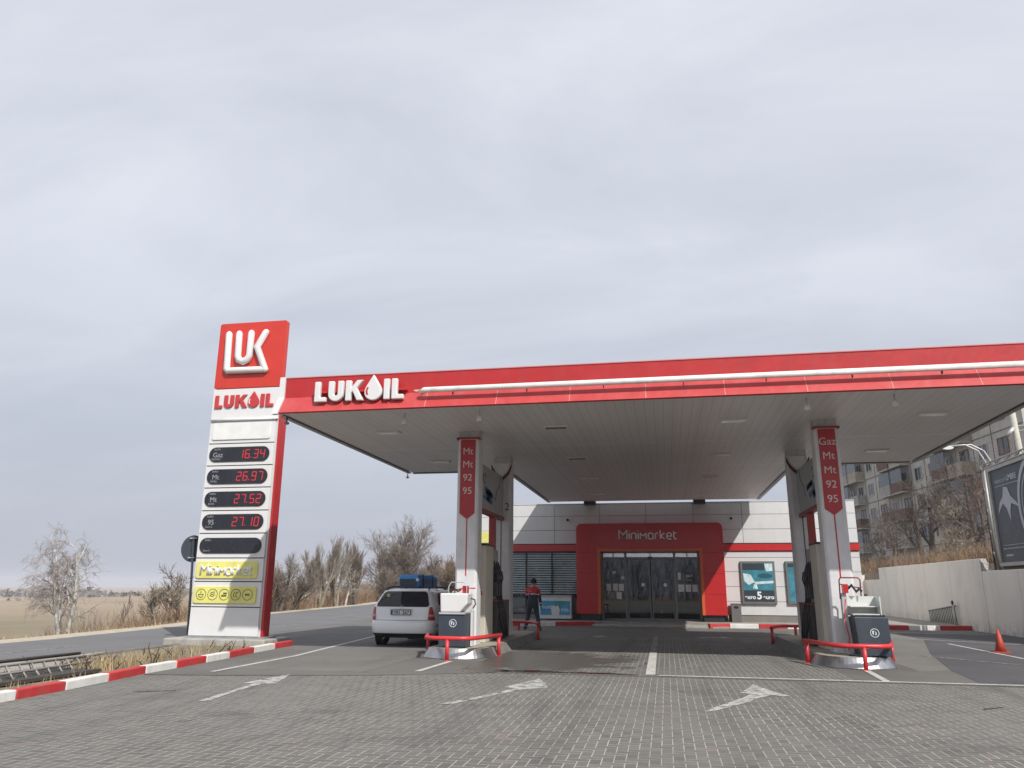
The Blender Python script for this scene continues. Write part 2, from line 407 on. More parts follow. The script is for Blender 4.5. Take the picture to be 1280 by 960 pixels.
def rrect(x0, x1, z0, z1, r, n=5):
    pts = []
    for cx, cz, a0 in ((x1-r, z1-r, 0), (x0+r, z1-r, 90), (x0+r, z0+r, 180), (x1-r, z0+r, 270)):
        for i in range(n+1):
            a = R(a0+90*i/n); pts.append((cx+r*math.cos(a), cz+r*math.sin(a)))
    return pts
def dup(o, parent=None, loc=None, label=None):
    c = o.copy(); COL.objects.link(c); c.parent = parent
    if loc is not None: c.location = loc
    if label: c['label'] = label
    for ch in list(o.children): dup(ch, c)
    return c
def text(s, size, x, y, z, m, parent, name, ext=.004, off=0., align='CENTER', width=None, face='-y', bold=0):
    cu_ = bpy.data.curves.new(name, 'FONT'); cu_.body = s; cu_.size = size; cu_.extrude = ext; cu_.offset = bold; cu_.align_x = align
    t = bpy.data.objects.new('tmp', cu_); COL.objects.link(t)
    dg = bpy.context.evaluated_depsgraph_get(); me0 = t.evaluated_get(dg).to_mesh()
    vs = [v.co.copy() for v in me0.vertices]; fs = [list(p.vertices) for p in me0.polygons]
    t.evaluated_get(dg).to_mesh_clear(); bpy.data.objects.remove(t); bpy.data.curves.remove(cu_)
    if not vs: return None
    if width:
        w = max(v.x for v in vs)-min(v.x for v in vs); k = width/w
        for v in vs: v.x *= k
    b = MB()
    if face == '-y': P = [(x+v.x, y-v.z, z+v.y) for v in vs]
    elif face == '-x': P = [(x-v.z, y-v.x, z+v.y) for v in vs]
    elif face == '+x': P = [(x+v.z, y+v.x, z+v.y) for v in vs]
    b.add(P, fs); return b.build(name, m, parent)

# ------------------------------------------------------------------ terrain
def ss(t): t = max(0., min(1., t)); return t*t*(3-2*t)
RE = [(-60, -16.9), (9, -16.9), (20, -17.1), (27.5, -18.1), (40, -21.2), (63, -24.5), (100, -33), (160, -56), (300, -130)]
def road_edge(y):
    for (a, xa), (b, xb) in zip(RE, RE[1:]):
        if y <= b: return xa+(xb-xa)*max(0, (y-a))/(b-a)
    return RE[-1][1]
def hz(x, y):
    z = -.06
    t = road_edge(y)-.9-x
    if t > 0: z -= 1.5*ss(t/8) + 6.4*ss((t-6)/260)
    if x > 11.5 or (y > 49 and x > 8.5):
        k = 1. if x > 11.6 else ss((y-49)/1.5)
        z += k*(2.5+3.6*ss((x-13)/34)+.0*y)
    if -12.5 < x < -9.0 and 2 < y < 19.6: z = -.02
    return z
def axis_pts(lst):
    out = []
    for a, b, st in lst:
        v = a
        while v < b-1e-6: out.append(v); v += st
    return out
gx = axis_pts([(-2500, -900, 200), (-900, -300, 60), (-300, -100, 20), (-100, -36, 4), (-36, -9, .6), (-9, 11.4, 3)]) + [11.5, 11.61] + axis_pts([(12, 60, 2), (60, 300, 20), (300, 1600, 200)])
gy = axis_pts([(-120, 0, 20), (0, 110, 2), (110, 300, 10), (300, 900, 50), (900, 3200, 300)])
vs = [(x, y, hz(x, y)) for y in gy for x in gx]; nx = len(gx)
fs = [(j*nx+i, j*nx+i+1, (j+1)*nx+i+1, (j+1)*nx+i) for j in range(len(gy)-1) for i in range(nx-1)]
g = MB().add(vs, fs, smooth=True).build('ground', FIELD, loc=(0, 0, 0)); tag(g, kind='structure')

def sheet(name, pts, z, m, h=.02, label=None):
    """a flat paved area with real thickness below its surface"""
    o = MB().prism(pts, 'z', z-h, z).build(name, m, loc=(0, 0, 0)); return tag(o, label, kind='structure')
kerbL = [(-8.35, -4), (-8.5, 7.5), (-8.61, 9.55), (-8.69, 10.54), (-8.82, 11.62), (-9.0, 12.79), (-9.05, 13.77), (-9.14, 14.88), (-9.22, 15.88), (-9.39, 17.22), (-9.5, 18.42), (-9.55, 19.45)]
# asphalt of the whole station and of its joining to the road
sheet('forecourt', kerbL + [(-12.6, 19.9), (-12.7, 24), (-14.2, 40), (-17.0, 60), (8.0, 60), (11.4, 60), (11.4, -4)], 0, ASPH, .05)
road_pts = [(-12.4, -60), (-12.35, 16), (-12.6, 19.9), (-12.7, 24), (-14.2, 40), (-17., 63), (-25, 100), (-47, 160), (-118, 300)]
road_pts = [(a, b) for a, b in road_pts] + [(x, y) for y, x in RE[::-1]]
sheet('road', road_pts, .004, ROADM, .05)
vp = [(road_edge(y), y) for y in (-60, 9, 20, 27.5, 40, 63, 100, 160)]
sheet('road_shoulder', vp + [(x-1.1, y) for x, y in vp[::-1]], .002, mat('sandy shoulder', (.42, .36, .28), .95, var=.2, bump=.5), .04)
sheet('block_paving', kerbL[:6] + [(-8.0, 12.75), (-5.13, 13.42), (-3.1, 14.33), (-3.85, 14.45), (-3.85, 26.2), (3.05, 26.2), (3.05, 14.5), (5.6, 14.3), (11.4, 13.9), (11.4, -4)], .004, PAVER)
sheet('dark_asphalt_patch', [(5.0, 14.52), (11.39, 14.1), (11.39, 31), (7.9, 30.5), (7.7, 26.8), (6.2, 21.2), (5.3, 17)], .004, ASPHD)
sheet('concrete_patch', [(4.62, 16.6), (5.28, 17), (6.18, 21.2), (7.68, 26.8), (7.9, 31.8), (4.62, 31.8)], .004, CONCY)
sheet('worn_concrete_lane', [(-8.3, 14.0), (-5.45, 13.9), (-5.4, 19.7), (-8.5, 19.9)], .0045, asphalt_mat('worn lane', (.105, .1, .092), (.15, .142, .13), .6, (.06, .055, .05)))

pud = tag(MB().prism([(-3.2, 14.62), (-2.6, 14.6), (-1.6, 14.66), (-.9, 14.62), (-.55, 14.72), (-1.2, 14.86), (-1.9, 14.8), (-2.4, 15.0), (-3.0, 14.9)], 'z', .0045, .0065).build('puddle', mat('standing water', (.02, .019, .016), .04, var=.02), loc=(0, 0, 0)), kind='structure')
# painted markings -------------------------------------------------
def strip(name, pts, w, z, m):
    b = MB(); pts = [Vector((*p, 0)) for p in pts]
    for a, c in zip(pts, pts[1:]):
        d = (c-a).normalized(); nrm = Vector((-d.y, d.x, 0))*w/2
        b.add([(*(a+nrm).xy, z), (*(a-nrm).xy, z), (*(c-nrm).xy, z), (*(c+nrm).xy, z)], [(0, 1, 2, 3)])
    return tag(b.build(name, m, loc=(0, 0, 0)), kind='structure')
strip('lane_line', [(-.35, 14.75), (-.38, 19.9)], .17, .0085, LINE)
strip('lane_line', [(-.38, 20.1), (-.4, 26.0)], .16, .0085, LINEF)
strip('stop_line', [(-.2, 14.66), (5.6, 14.62), (8.2, 14.5)], .13, .0085, LINE)
strip('lane_line', [(-4.52, 14.25), (-4.46, 16.3)], .12, .0085, LINE)
strip('lane_line', [(3.56, 14.7), (3.68, 16.7)], .12, .0085, LINE)
strip('edge_line', [(-8.04, 13.3), (-8.1, 16.7), (-8.86, 23.1), (-9.4, 28)], .11, .009, LINE)
strip('bay_line', [(7.7, 30.95), (11.3, 30.4)], .1, .0095, LINE)
strip('bay_line', [(7.4, 27.2), (9.75, 25.2)], .1, .0095, LINE)
strip('bay_line', [(7.83, 25.1), (7.82, 20.1)], .1, .0095, LINE)
strip('bay_line', [(5.7, 20.5), (7.2, 18.4)], .1, .0095, LINEF)
for a, b_ in (((-12.02, 22.6), (-12.0, 24)), ((-16.9, 42), (-15.9, 35.6)), ((-14.6, 30), (-14.4, 27.6)), ((-14.6, 15), (-14.6, 18))):
    strip('road_mark', [a, b_], .1, .009, LINEF)
def arrow(outs, z=.0085):
    b = MB()
    for o in outs: b.add([(x, y, z) for x, y in o], [list(range(len(o)))])
    return tag(b.build('arrow_marking', ARROW, loc=(0, 0, 0)), kind='structure')
arrow([[(.38, 10.55), (.56, 10.75), (1.02, 11.6), (1.2, 12.05), (1.42, 12.38), (1.68, 12.35), (1.5, 12.9), (1.3, 13.72), (1.16, 13.1), (1.0, 12.6), (1.12, 12.42), (.98, 12.0), (.54, 11.0)]])
arrow([[(-3.0, 10.45), (-2.84, 10.5), (-2.5, 11.4), (-2.2, 12.2), (-1.86, 12.5), (-2.0, 13.1), (-2.18, 13.66), (-2.35, 13.0), (-2.55, 12.38), (-2.33, 12.3), (-2.6, 11.45)]])
arrow([[(-6.2, 9.98), (-6.07, 10.0), (-6.25, 11.1), (-6.3, 11.9), (-6.12, 11.95), (-6.3, 12.6), (-6.52, 13.3), (-6.6, 12.6), (-6.64, 11.9), (-6.45, 11.9), (-6.36, 11.2)]])
arrow([[(.9, 26.0), (1.6, 26.4), (1.65, 26.7), (1.9, 26.1), (1.6, 25.7), (1.6, 26.1), (.95, 25.8)]], .009)
arrow([[(-2.4, 25.5), (-2.1, 25.2), (-1.9, 25.9), (-2.2, 26.0)]], .009)

# kerbs -------------------------------------------------------------
def kerb(pts, h, w, first, lens=None, z0=0., side=-1):
    """a row of painted kerb stones, each its own length, top edge worn round"""
    b = MB(); k = first
    for a, c in zip(pts, pts[1:]):
        a3, c3 = Vector((*a, 0)), Vector((*c, 0)); d = (c3-a3).normalized(); nrm = Vector((d.y, -d.x, 0))*side*w
        g_ = d*.006; a3 += g_; c3 -= g_
        p = [(*a3.xy, z0-.05), (*(a3+nrm).xy, z0-.05), (*(c3+nrm).xy, z0-.05), (*c3.xy, z0-.05)]
        q = [(x, y, z0+h) for x, y, _ in p]
        b.add(p+q, [(0, 3, 2, 1), (4, 5, 6, 7), (0, 1, 5, 4), (1, 2, 6, 5), (2, 3, 7, 6), (3, 0, 4, 7)], k % 2); k += 1
    o = b.build('kerb', [KRED, KWHITE], loc=(0, 0, 0), bevel=.018); return tag(o, kind='structure')
kl = [(-8.35, -4+i*1.12) for i in range(10)]
kl = [(-8.35-.016*(y+4), y) for x, y in kl]
kl = [p for p in kl if p[1] < 7.4] + [(-8.53, 7.6), (-8.58, 8.55)]
full = kl + kerbL[2:3] + kerbL[3:]
idx = len(kl)           # stone from 9.55 to 10.54 is red (0)
kerb(full, .13, .16, (idx) % 2, side=-1)
# verge between kerb and road, soil with dry grass
verge = [(x-.16, y) for x, y in kerbL] + [(-10.0, 19.9), (-12.3, 19.7), (-12.25, -4)]
sheet('verge', verge, .01, mat('verge soil', (.19, .155, .115), .95, var=.35, scale=1.5, bump=.6, dirt=.5, dirtcol=(.3, .25, .18)), .09)
sheet('verge_strip', [(-12.36, -10), (-11.0, -4), (-10.9, 12.9), (-12.0, 14.8), (-12.3, 16), (-12.36, 19)], .055, mat('pale verge concrete', (.30, .275, .235), .95, var=.25, scale=2, bump=.4, dirt=.4), .03)

# pavement round the shop --------------------------------------------
sheet('shop_pavement', [(-9.3, 31.6), (-5.9, 31.6), (-3.0, 32.9), (-3.0, 33.2), (1.6, 33.2), (1.6, 32.1), (2.35, 32.62), (6.75, 32.88), (11.39, 33.75), (11.39, 48), (-9.3, 48)], .15, mat('pavement slabs', (.27, .25, .225), .9, var=.18, bump=.3, dirt=.4), .2)
sheet('door_ramp', [(-3.0, 32.3), (2.3, 31.9), (2.3, 33.6), (-3.0, 33.6)], .06, CONC, .06)
kerb([(-9.3, 31.55), (-7.6, 31.55), (-5.9, 31.55), (-4.5, 32.2), (-3.0, 32.9)], .16, .15, 1, side=1)
kerb([(1.5, 32.0), (2.32, 32.55), (3.44, 32.62), (4.5, 32.66), (5.6, 32.7), (6.75, 32.8), (8.0, 33.1), (9.0, 33.2), (10.15, 33.35), (11.35, 33.65)], .17, .16, 0, side=1)

# drainage channel with grating ---------------------------------------
d = thing('drainage_channel', (2, 14.45, 0), 'long narrow metal drain grating across the forecourt, in front of the white stop line', 'drain')
MB().box(-3.0, 9.5, 14.36, 14.54, -.02, .006).build('channel', mat('channel concrete', (.1, .095, .09), .9), d)
b = MB()
for i in range(0, 178):
    x = -2.95+i*.07; b.box(x, x+.03, 14.38, 14.52, .006, .012)
b.build('grating', mat('rusty grating', (.17, .15, .13), .6, .5, var=.3), d)
strip('pavement_joint', [(-3.05, 14.4), (-5.1, 13.42), (-8.0, 12.72), (-8.9, 12.6)], .05, .0105, SEAM)
# crushed ridge of litter beside the channel
b = MB()
for i in range(7):
    x = -3.2+random.random()*2.6; y = 14.62+random.random()*.25
    b.disc((x, y, .006), .03+random.random()*.07, 'z', .006, 7, ry=.02+random.random()*.04)
tag(b.build('leaf_litter', mat('damp litter', (.09, .05, .03), .8, var=.4)), kind='stuff')
# manhole-like dark slots in the paving
for i, (x, y, w_) in enumerate(((-7.6, 10.55, .42), (3.95, 11.6, .3))):
    o = MB().prism([(x, y), (x+w_, y+.25), (x+w_+.06, y+.33), (x+.02, y+.1)], 'z', .004, .009).build('oil_stain', mat('oil stain', (.035, .032, .03), .6)); tag(o, kind='structure')

# ------------------------------------------------------------------ canopy
CX = -.47
can = thing('station_canopy', (CX, 20, 0), 'large red and white filling station canopy on four columns, over both pump islands', 'canopy')
x0, x1, y0, y1 = -8.22, 7.3, 15.34, 24.6
b = MB()
b.prism([(x0, y0), (x1, y0), (x1, y1), (3.9, y1), (3.9, 34.3), (-4.9, 34.3), (-4.9, y1), (x0, y1)], 'z', 5.2, 5.26)
b.build('soffit', SOFF, can)
b = MB().prism([(x0, 15.6), (x1, 15.6), (x1, y1), (3.9, y1), (3.9, 34.2), (-4.9, 34.2), (-4.9, y1), (x0, y1)], 'z', 5.27, 5.98)
b.build('roof_deck', GREY, can)
# front fascia: upright band above, lower band leaning out
prof = [(15.50, 6.03), (15.50, 5.58), (15.26, 5.19), (15.30, 5.17), (15.36, 5.2), (15.60, 5.56), (15.60, 6.03)]
MB().prism(prof, 'x', x0-.02, x1+.02).build('fascia', REDF, can)
MB().add([(x0-.02, 15.495, 5.575), (x1+.02, 15.495, 5.575), (x1+.02, 15.255, 5.192), (x0-.02, 15.255, 5.192)], [(0, 1, 2, 3)]).build('lower_band', mat('sky sheen red', (.47, .05, .05), .45, var=.08, dirt=.15, dirtcol=(.6, .3, .3)), can)  # paler red puts the sky's sheen into the colour of the leaning band
b = MB().box(x0-.02, x1+.02, 15.485, 15.62, 6.03, 6.05); b.build('fascia_cap', mat('pinkish cap', (.6, .18, .17), .4), can)
for x in [-4.9+i*1.55 for i in range(8)]: MB().add([(x, 15.4905, 5.575), (x+.012, 15.4905, 5.575), (x+.012, 15.2525, 5.195), (x, 15.2525, 5.195)], [(0, 1, 2, 3)]).build('fascia_joint', mat('joint sealant', (.6, .3, .28), .5), can)
prof2 = [(15.47, 6.06), (15.46, 5.58), (15.20, 5.16), (15.30, 5.15), (15.62, 5.56), (15.62, 6.06)]
MB().prism(prof2, 'x', x0-.16, x0-.03).build('end_plate', WHITE2, can)
# side and rear trims, held off the soffit by a dark gap
b = MB()
def trim(b, p, q, out):
    (ax, ay), (bx, by), (ox, oy) = p, q, out
    for z_a, z_b, o0, o1 in ((5.19, 5.21, 0., .04),):
        b.add([(ax+ox*o0, ay+oy*o0, 5.185), (bx+ox*o0, by+oy*o0, 5.185), (bx+ox*o1, by+oy*o1, 5.185), (ax+ox*o1, ay+oy*o1, 5.185)], [(0, 1, 2, 3)], 1)
    for o0, o1, za, zb in ((.04, .16, 5.17, 5.2), (.1, .16, 5.2, 6.02)):
        P = [(ax+ox*o0, ay+oy*o0), (bx+ox*o0, by+oy*o0), (bx+ox*o1, by+oy*o1), (ax+ox*o1, ay+oy*o1)]
        b.prism(P, 'z', za, zb, 0)
for p, q, o_ in (((x0, 15.62), (x0, y1), (-1, 0)), ((x1, 15.62), (x1, y1), (1, 0)), ((-4.9, y1+.17), (-4.9, 34.3), (-1, 0)), ((3.9, y1+.17), (3.9, 34.3), (1, 0)), ((x0, y1), (-5.07, y1), (0, 1)), ((4.07, y1), (x1, y1), (0, 1))):
    b = MB(); trim(b, p, q, o_); b.build('edge_trim', [mat('trim grey', (.38, .38, .38), .5, dirt=.2), DARK], can)
# white tube along the fascia with brackets
b = MB().tube([(-5.0, 15.33, 5.53), (-4.9, 15.27, 5.565), (7.2, 15.27, 5.565)], .062, 12); b.build('light_tube', mat('tube white', (.78, .77, .75), .35, dirt=.3), can)
for i in range(8): x = -4.3+i*1.6; MB().box(x, x+.016, 15.3, 15.37, 5.46, 5.53).build('tube_bracket', DARK, can)
# torn spots of the fascia film
b = MB()
def blotch(cx, cz, rx, rz, seed, y=15.494):
    rnd = random.Random(seed); n = 11
    b.prism([(cx+rx*(.6+.5*rnd.random())*math.cos(2*math.pi*i/n), cz+rz*(.5+.6*rnd.random())*math.sin(2*math.pi*i/n)) for i in range(n)], 'y', y, y+.004)
TORN = mat('exposed backing', (.48, .34, .26), .7, var=.4, scale=20)
blotch(-.85, 5.655, .32, .035, 3); b.build('torn_film', TORN, can); b = MB(); blotch(-5.1, 5.62, .13, .035, 5)
b.build('torn_film', mat('exposed backing', (.48, .34, .26), .7, var=.4, scale=20), can)
# raised lettering
def letters(word_h, X, Z, Y, dep, m, parent, gap=.07, dm=None, mi=None, name='letter', bev=.02, sx=1.):
    L = [(0, 0), (.56, 0), (.56, .23), (.27, .23), (.27, 1), (0, 1)]
    def arc(cx, cy, r, a, b_, n=9): return [(cx+r*math.cos(R(a+(b_-a)*i/n)), cy+r*math.sin(R(a+(b_-a)*i/n))) for i in range(n+1)]
    U = [(0, 1)] + arc(.36, .36, .36, 180, 360) + [(.72, 1), (.45, 1)] + arc(.36, .37, .09, 360, 180, 5) + [(.27, 1)]
    K = [(0, 0), (.27, 0), (.27, .36), (.34, .46), (.55, 0), (.87, 0), (.54, .60), (.84, 1), (.54, 1), (.27, .64), (.27, 1), (0, 1)]
    rr = .41; O = [(rr, 1.27)] + [(rr-.16, 1.0), (rr-.33, .70)] + arc(rr, .42, rr, 160, 380, 16) + [(rr+.33, .70), (rr+.16, 1.0)]
    I = [(0, 0), (.27, 0), (.27, 1), (0, 1)]
    x = X
    for pts, w in ((L, .56), (U, .72), (K, .80), (O, .80), (I, .27), (L, .56)):
        bb = MB()
        if pts is L: bb.box(x, x+.27*word_h, Y, Y+dep, Z, Z+word_h)  # upright
        if pts is L: bb = MB()
        bb.prism([(x+u*word_h*sx, Z+v*word_h-(.03*word_h if pts is O else 0)) for u, v in pts], 'y', Y, Y+dep)
        if pts is O:
            o = bb.build('drop', dm or m, parent, bevel=bev)
            c = arc(rr, .42, rr*.80, 215, 140, 8) + arc(rr+.05, .42, rr*.72, 145, 212, 8)
            MB().prism([(x+u*word_h*sx, Z+v*word_h) for u, v in c], 'y', Y-.006, Y-.001).build('highlight', RED if mi is None else mi, o)
        else: bb.build(name, m, parent, bevel=bev)
        x += (w+gap)*word_h*sx
    return x
letters(.46, -7.43, 5.40, 15.26, .10, WHITE2, can, gap=.10, sx=1.06)
MB().box(-7.35, -5.35, 15.36, 15.5, 5.62, 5.66).build('letter_rail', RED, can)
# recessed luminaires in the soffit
LM = mat('lamp glass', (.8, .8, .78), .15)
for i, (x, y) in enumerate(((-6.6, 17.8), (-6.6, 22.4), (-2.42, 17.8), (-2.42, 22.4), (1.65, 17.7), (1.65, 22.4), (5.83, 17.7), (5.83, 22.4), (1.6, 26.9), (-2.5, 26.9), (-2.66, 31.5), (1.5, 31.5))):
    f_ = MB().box(x-.3, x+.3, y-.13, y+.13, 5.165, 5.2).build('soffit_lamp', mat('lamp frame', (.72, .72, .70), .5), can, bevel=.01)
    MB().box(x-.25, x+.25, y-.09, y+.09, 5.158, 5.165).build('lamp_glass', LM if i not in (2, 3) else mat('dead lamp', (.12, .12, .12), .4), f_)
for x, y in ((-5.52, 15.85), (-3.81, 15.8), (2.92, 15.85), (4.55, 15.8)):
    s_ = MB().tube([(x, y, 5.2), (x, y, 5.08)], .015, 8).build('spotlight', LGREY, can)
    MB().tube([(x, y, 5.1), (x, y, 5.05), (x, y-.01, 4.95)], [.03, .055, .07], 12).build('shade', WHITE2, s_)
for x, y in ((-8.27, 15.72), (-8.4, 24.66)):
    s_ = MB().box(x-.012, x+.012, y-.012, y+.012, 5.08, 5.18).build('camera_mount', DARK, can)
    MB().tube([(x, y-.07, 5.04), (x, y+.06, 5.06)], .034, 10).build('camera_body', mat('camera grey', (.3, .3, .31), .4), s_)
# link beams to the shop
for x in (-3.2, 1.55): MB().box(x-.25, x+.25, 34.28, 35.0, 5.06, 5.24).build('link_beam', DARK, can)

# columns -------------------------------------------------------------
def column(cx, yf, yb, front, lines):
    """yf is the face seen, yb its back; the upright carries a red fuel board and a red rule"""
    w = .265; c = .05
    pr = [(cx-w, yb), (cx-w, yf+c), (cx-w+c, yf), (cx+w-c, yf), (cx+w, yf+c), (cx+w, yb)]
    col = MB().prism(pr, 'z', .2, 5.03).build('column', mat('column white', (.66, .66, .67), .4, dirt=.3, dirtcol=(.42, .4, .38)), can, bevel=.012)
    MB().box(cx-w+.02, cx-.004, yf+.05, yb-.02, 5.03, 5.2).box(cx+.004, cx+w-.02, yf+.05, yb-.02, 5.03, 5.2).build('column_head', LGREY, col)
    if front:
        y = yf-.012
        MB().prism([(cx-.185, 4.98), (cx-.185, 3.2), (cx, 3.06), (cx+.185, 3.2), (cx+.185, 4.98)], 'y', y, yf-.001).build('fuel_board', mat('board red', (.42, .022, .028), .35), col)
        MB().prism([(cx-w-.02, 4.98), (cx-w-.02, 5.04), (cx+w+.02, 5.04), (cx+w+.02, 4.98), (cx+w-.05, 5.0), (cx-w+.05, 5.0)], 'y', yf-.05, yf+.12).build('column_cap', mat('cap red', (.3, .02, .022), .4), col)
        MB().box(cx-.014, cx+.014, yf-.006, yf-.001, 1.75, 3.07).build('red_rule', RED, col)
        z = 4.62-.0
        for t_ in lines:
            text(t_, .235, cx, yf-.014, z, mat('fuel print', (.7, .6, .58), .5), col, 'fuel_name', .002); z -= .32
    else:
        # dark V-shaped cap arms and centre joint
        y = yf-.03
        for sgn in (-1, 1):
            pts = [(cx+sgn*.30, 4.98), (cx+sgn*.27, 4.86), (cx+sgn*.2, 4.72), (cx+sgn*.1, 4.62), (cx+sgn*.03, 4.56)]
            MB().tube([(a, y, z_) for a, z_ in pts], [.012, .03, .04, .045, .04], 8).build('cap_arm', mat('dark red cap', (.08, .012, .014), .5), col)
        MB().box(cx-.012, cx+.012, yf-.008, yf-.001, .3, 4.6).build('centre_joint', SEAM, col)
        if 'num' in lines: text('2', .3, cx+.17, yf-.004, 3.65, NAVY, col, 'pump_number', .002)
    return col
LXC, RXC = -4.61, 3.67
column(LXC, 18.0, 18.45, True, ['Mt', 'Mt', '92', '95'])
column(RXC, 18.0, 18.45, True, ['Gaz', 'Mt', 'Mt', '92', '95'])
column(LXC, 22.0, 22.5, False, ['num'])
column(RXC, 22.0, 22.5, False, [])

# ------------------------------------------------------------------ pump islands
def island(cx, label):
    t = thing('pump_island', (cx, 20.5, 0), label, 'pump island', 'pump islands')
    w = .75; ya, yb = 17.65, 23.9
    def outline(w, inset=0., n=10):
        p = [(cx+w*math.cos(R(a)), ya+(w)*math.sin(R(a))) for a in [180+180*i/n for i in range(n+1)]]
        p += [(cx+w*math.cos(R(a)), yb+w*math.sin(R(a))) for a in [180*i/n for i in range(n+1)]]
        return p
    lo, hi = outline(w+.06), outline(w-.06); n = len(lo)
    MB().add([(x, y, 0) for x, y in lo]+[(x, y, .19) for x, y in hi]+[(x, y, -.02) for x, y in lo], [(i, (i+1) % n, n+(i+1) % n, n+i) for i in range(n)]+[list(range(n, 2*n))]).build('kerb_body', mat('island concrete', (.17, .165, .155), .85, dirt=.6, bump=.5, dirtcol=(.05, .05, .05)), t)
    MB().prism(outline(w-.1), 'z', .18, .2).build('top_slab', mat('island top', (.34, .31, .26), .8, dirt=.4), t)
    # steel nose
    b = MB(); m_ = 30
    for j in range(m_):
        a0, a1 = R(180+180*j/m_), R(180+180*(j+1)/m_)
        P = [(cx+(w+.075)*math.cos(a0), ya+(w+.075)*math.sin(a0), .005), (cx+(w+.075)*math.cos(a1), ya+(w+.075)*math.sin(a1), .005), (cx+(w-.05)*math.cos(a1), ya+(w-.05)*math.sin(a1), .2), (cx+(w-.05)*math.cos(a0), ya+(w-.05)*math.sin(a0), .2)]
        b.add(P, [(0, 1, 2, 3)], smooth=True)
    b.build('steel_nose', STEEL, t)
    return t
island(LXC, 'left raised pump island with a steel nose, under the fuel column with no Gaz board')
island(RXC, 'right raised pump island with a steel nose, under the column headed Gaz')

RAIL = mat('rail red paint', (.58, .035, .04), .4, var=.1, dirt=.35, dirtcol=(.25, .07, .06))
def guard(cx, y, label, rear=False, sgn=1):
    t = thing('guard_rail', (cx, y, 0), label, 'guard rail', 'red tube guard rails at the island ends')
    s = 1 if not rear else -1
    P = [(cx-.86, y+s*1.45, .44), (cx-.5, y+s*.12, .44), (cx-.28, y, .44), (cx+.28, y, .44), (cx+.5, y+s*.12, .44), (cx+.86, y+s*1.45, .44)]
    MB().tube(P, .045, 12).build('rail', RAIL, t)
    for x, yy in ((cx, y), (cx-.83, y+s*1.35), (cx+.83, y+s*1.35)):
        p = MB().tube([(x, yy, .0), (x, yy, .42)], .042, 12).build('post', RAIL, t)
        MB().disc((x, yy, .0), .08, 'z', .012, 14).build('base_plate', RAIL, p)
    return t
guard(LXC, 16.55, 'red tubular guard rail in front of the left pump island')
guard(RXC, 16.55, 'red tubular guard rail in front of the right pump island')
guard(LXC, 24.85, 'far red guard rail behind the left island, by the walking attendant', True)
guard(RXC, 24.85, 'far red guard rail behind the right island, near the shop wall', True)

# ------------------------------------------------------------------ dispensers
HOSE = mat('black hose', (.02, .02, .022), .5)
def dispenser(cx, label, inner):
    """inner=+1: aisle side seen lies towards +x"""
    t = thing('fuel_dispenser', (cx, 20, .2), label, 'fuel pump', 'fuel dispensers between the columns')
    w = .28
    MB().box(cx-w, cx+w, 18.9, 19.75, .2, 2.5).build('tall_cabinet', CREAM, t, bevel=.02)
    MB().box(cx-w-.01, cx+w+.01, 18.88, 19.77, 2.5, 2.54).build('cabinet_top', DARK, t)
    v = .37
    MB().box(cx-v, cx+v, 19.80, 21.4, .22, 1.13).build('lower_cabinet', mat('brown black panel', (.035, .03, .03), .45, dirt=.3), t, bevel=.015)
    for s in (-1, 1):
        MB().box(cx+s*(v+.004), cx+s*(v-.01), 20.32, 20.62, .24, 1.1).build('side_plate', mat('plate grey worn', (.3, .3, .29), .4, .3, dirt=.3), t)
    MB().box(cx-v-.01, cx+v+.01, 19.79, 21.41, 1.13, 1.17).build('red_edge', mat('dull red', (.25, .025, .025), .5), t)
    MB().box(cx-.07, cx+.07, 20.7, 21.0, 1.17, 3.35).build('mast', mat('mast red', (.36, .03, .03), .4), t)
    MB().box(cx-w+.06, cx+w-.06, 19.8, 20.6, 1.17, 2.45).build('head_unit', GREY, t, bevel=.02)
    for s in (-1, 1):
        xs = cx+s*(w-.055)
        MB().box(xs-.02*s, xs+.015*s, 19.9, 20.4, 1.55, 2.0).build('price_screen', DISP, t)
        xh = cx+s*(w+.03)
        for k in range(3):
            yy = 19.88+k*.26
            nz_ = MB().box(xh-.05, xh+.06, yy-.06, yy+.06, 1.28, 1.62).build('nozzle', DARK, t, bevel=.01)
            MB().tube([(xh+s*.02, yy, 1.5), (xh+s*.09, yy-.03, 1.72), (xh+s*.06, yy-.05, 1.9)], .02, 6).build('spout', DARK, nz_)
            MB().tube([(xh+s*.03, yy, 1.28), (xh+s*.14, yy+.02, .9), (xh+s*.19, yy+.05, .5), (xh+s*.18, yy+.14, .3), (xh+s*.14, yy+.24, .45), (xh+s*.02, yy+.22, 1.0), (xh-s*.02, yy+.2, 1.9), (xh-s*.1, yy+.2, 2.15)], .024, 8).build('hose', HOSE, nz_)
    o = MB()
    for s in (-1, 1): o.ring((cx+s*(v+.005), 20.9, .68), .11, .012, 'x', .006*s, 20).box(cx+s*(v+.005)-.003, cx+s*(v+.005)+.006*s, 20.86, 20.95, .62, .74)
    o.build('round_mark', FNT, t)
    for k, (dx_, z_, w_, h_, c_) in enumerate(((-.12, 1.55, .16, .22, (.6, .6, .58)), (.14, 1.75, .12, .08, (.55, .5, .1)), (.12, 1.3, .14, .1, (.5, .05, .05)))):
        MB().box(cx+dx_-w_/2, cx+dx_+w_/2, 18.893, 18.898, z_, z_+h_).build('sticker', mat('pump sticker %d' % k, c_, .6, var=.2, scale=15), t)
    return t
dispenser(LXC, 'fuel dispenser on the left island with a cream cabinet, beside the silver estate car', 1)
dispenser(RXC, 'fuel dispenser on the right island with hanging black hoses', -1)

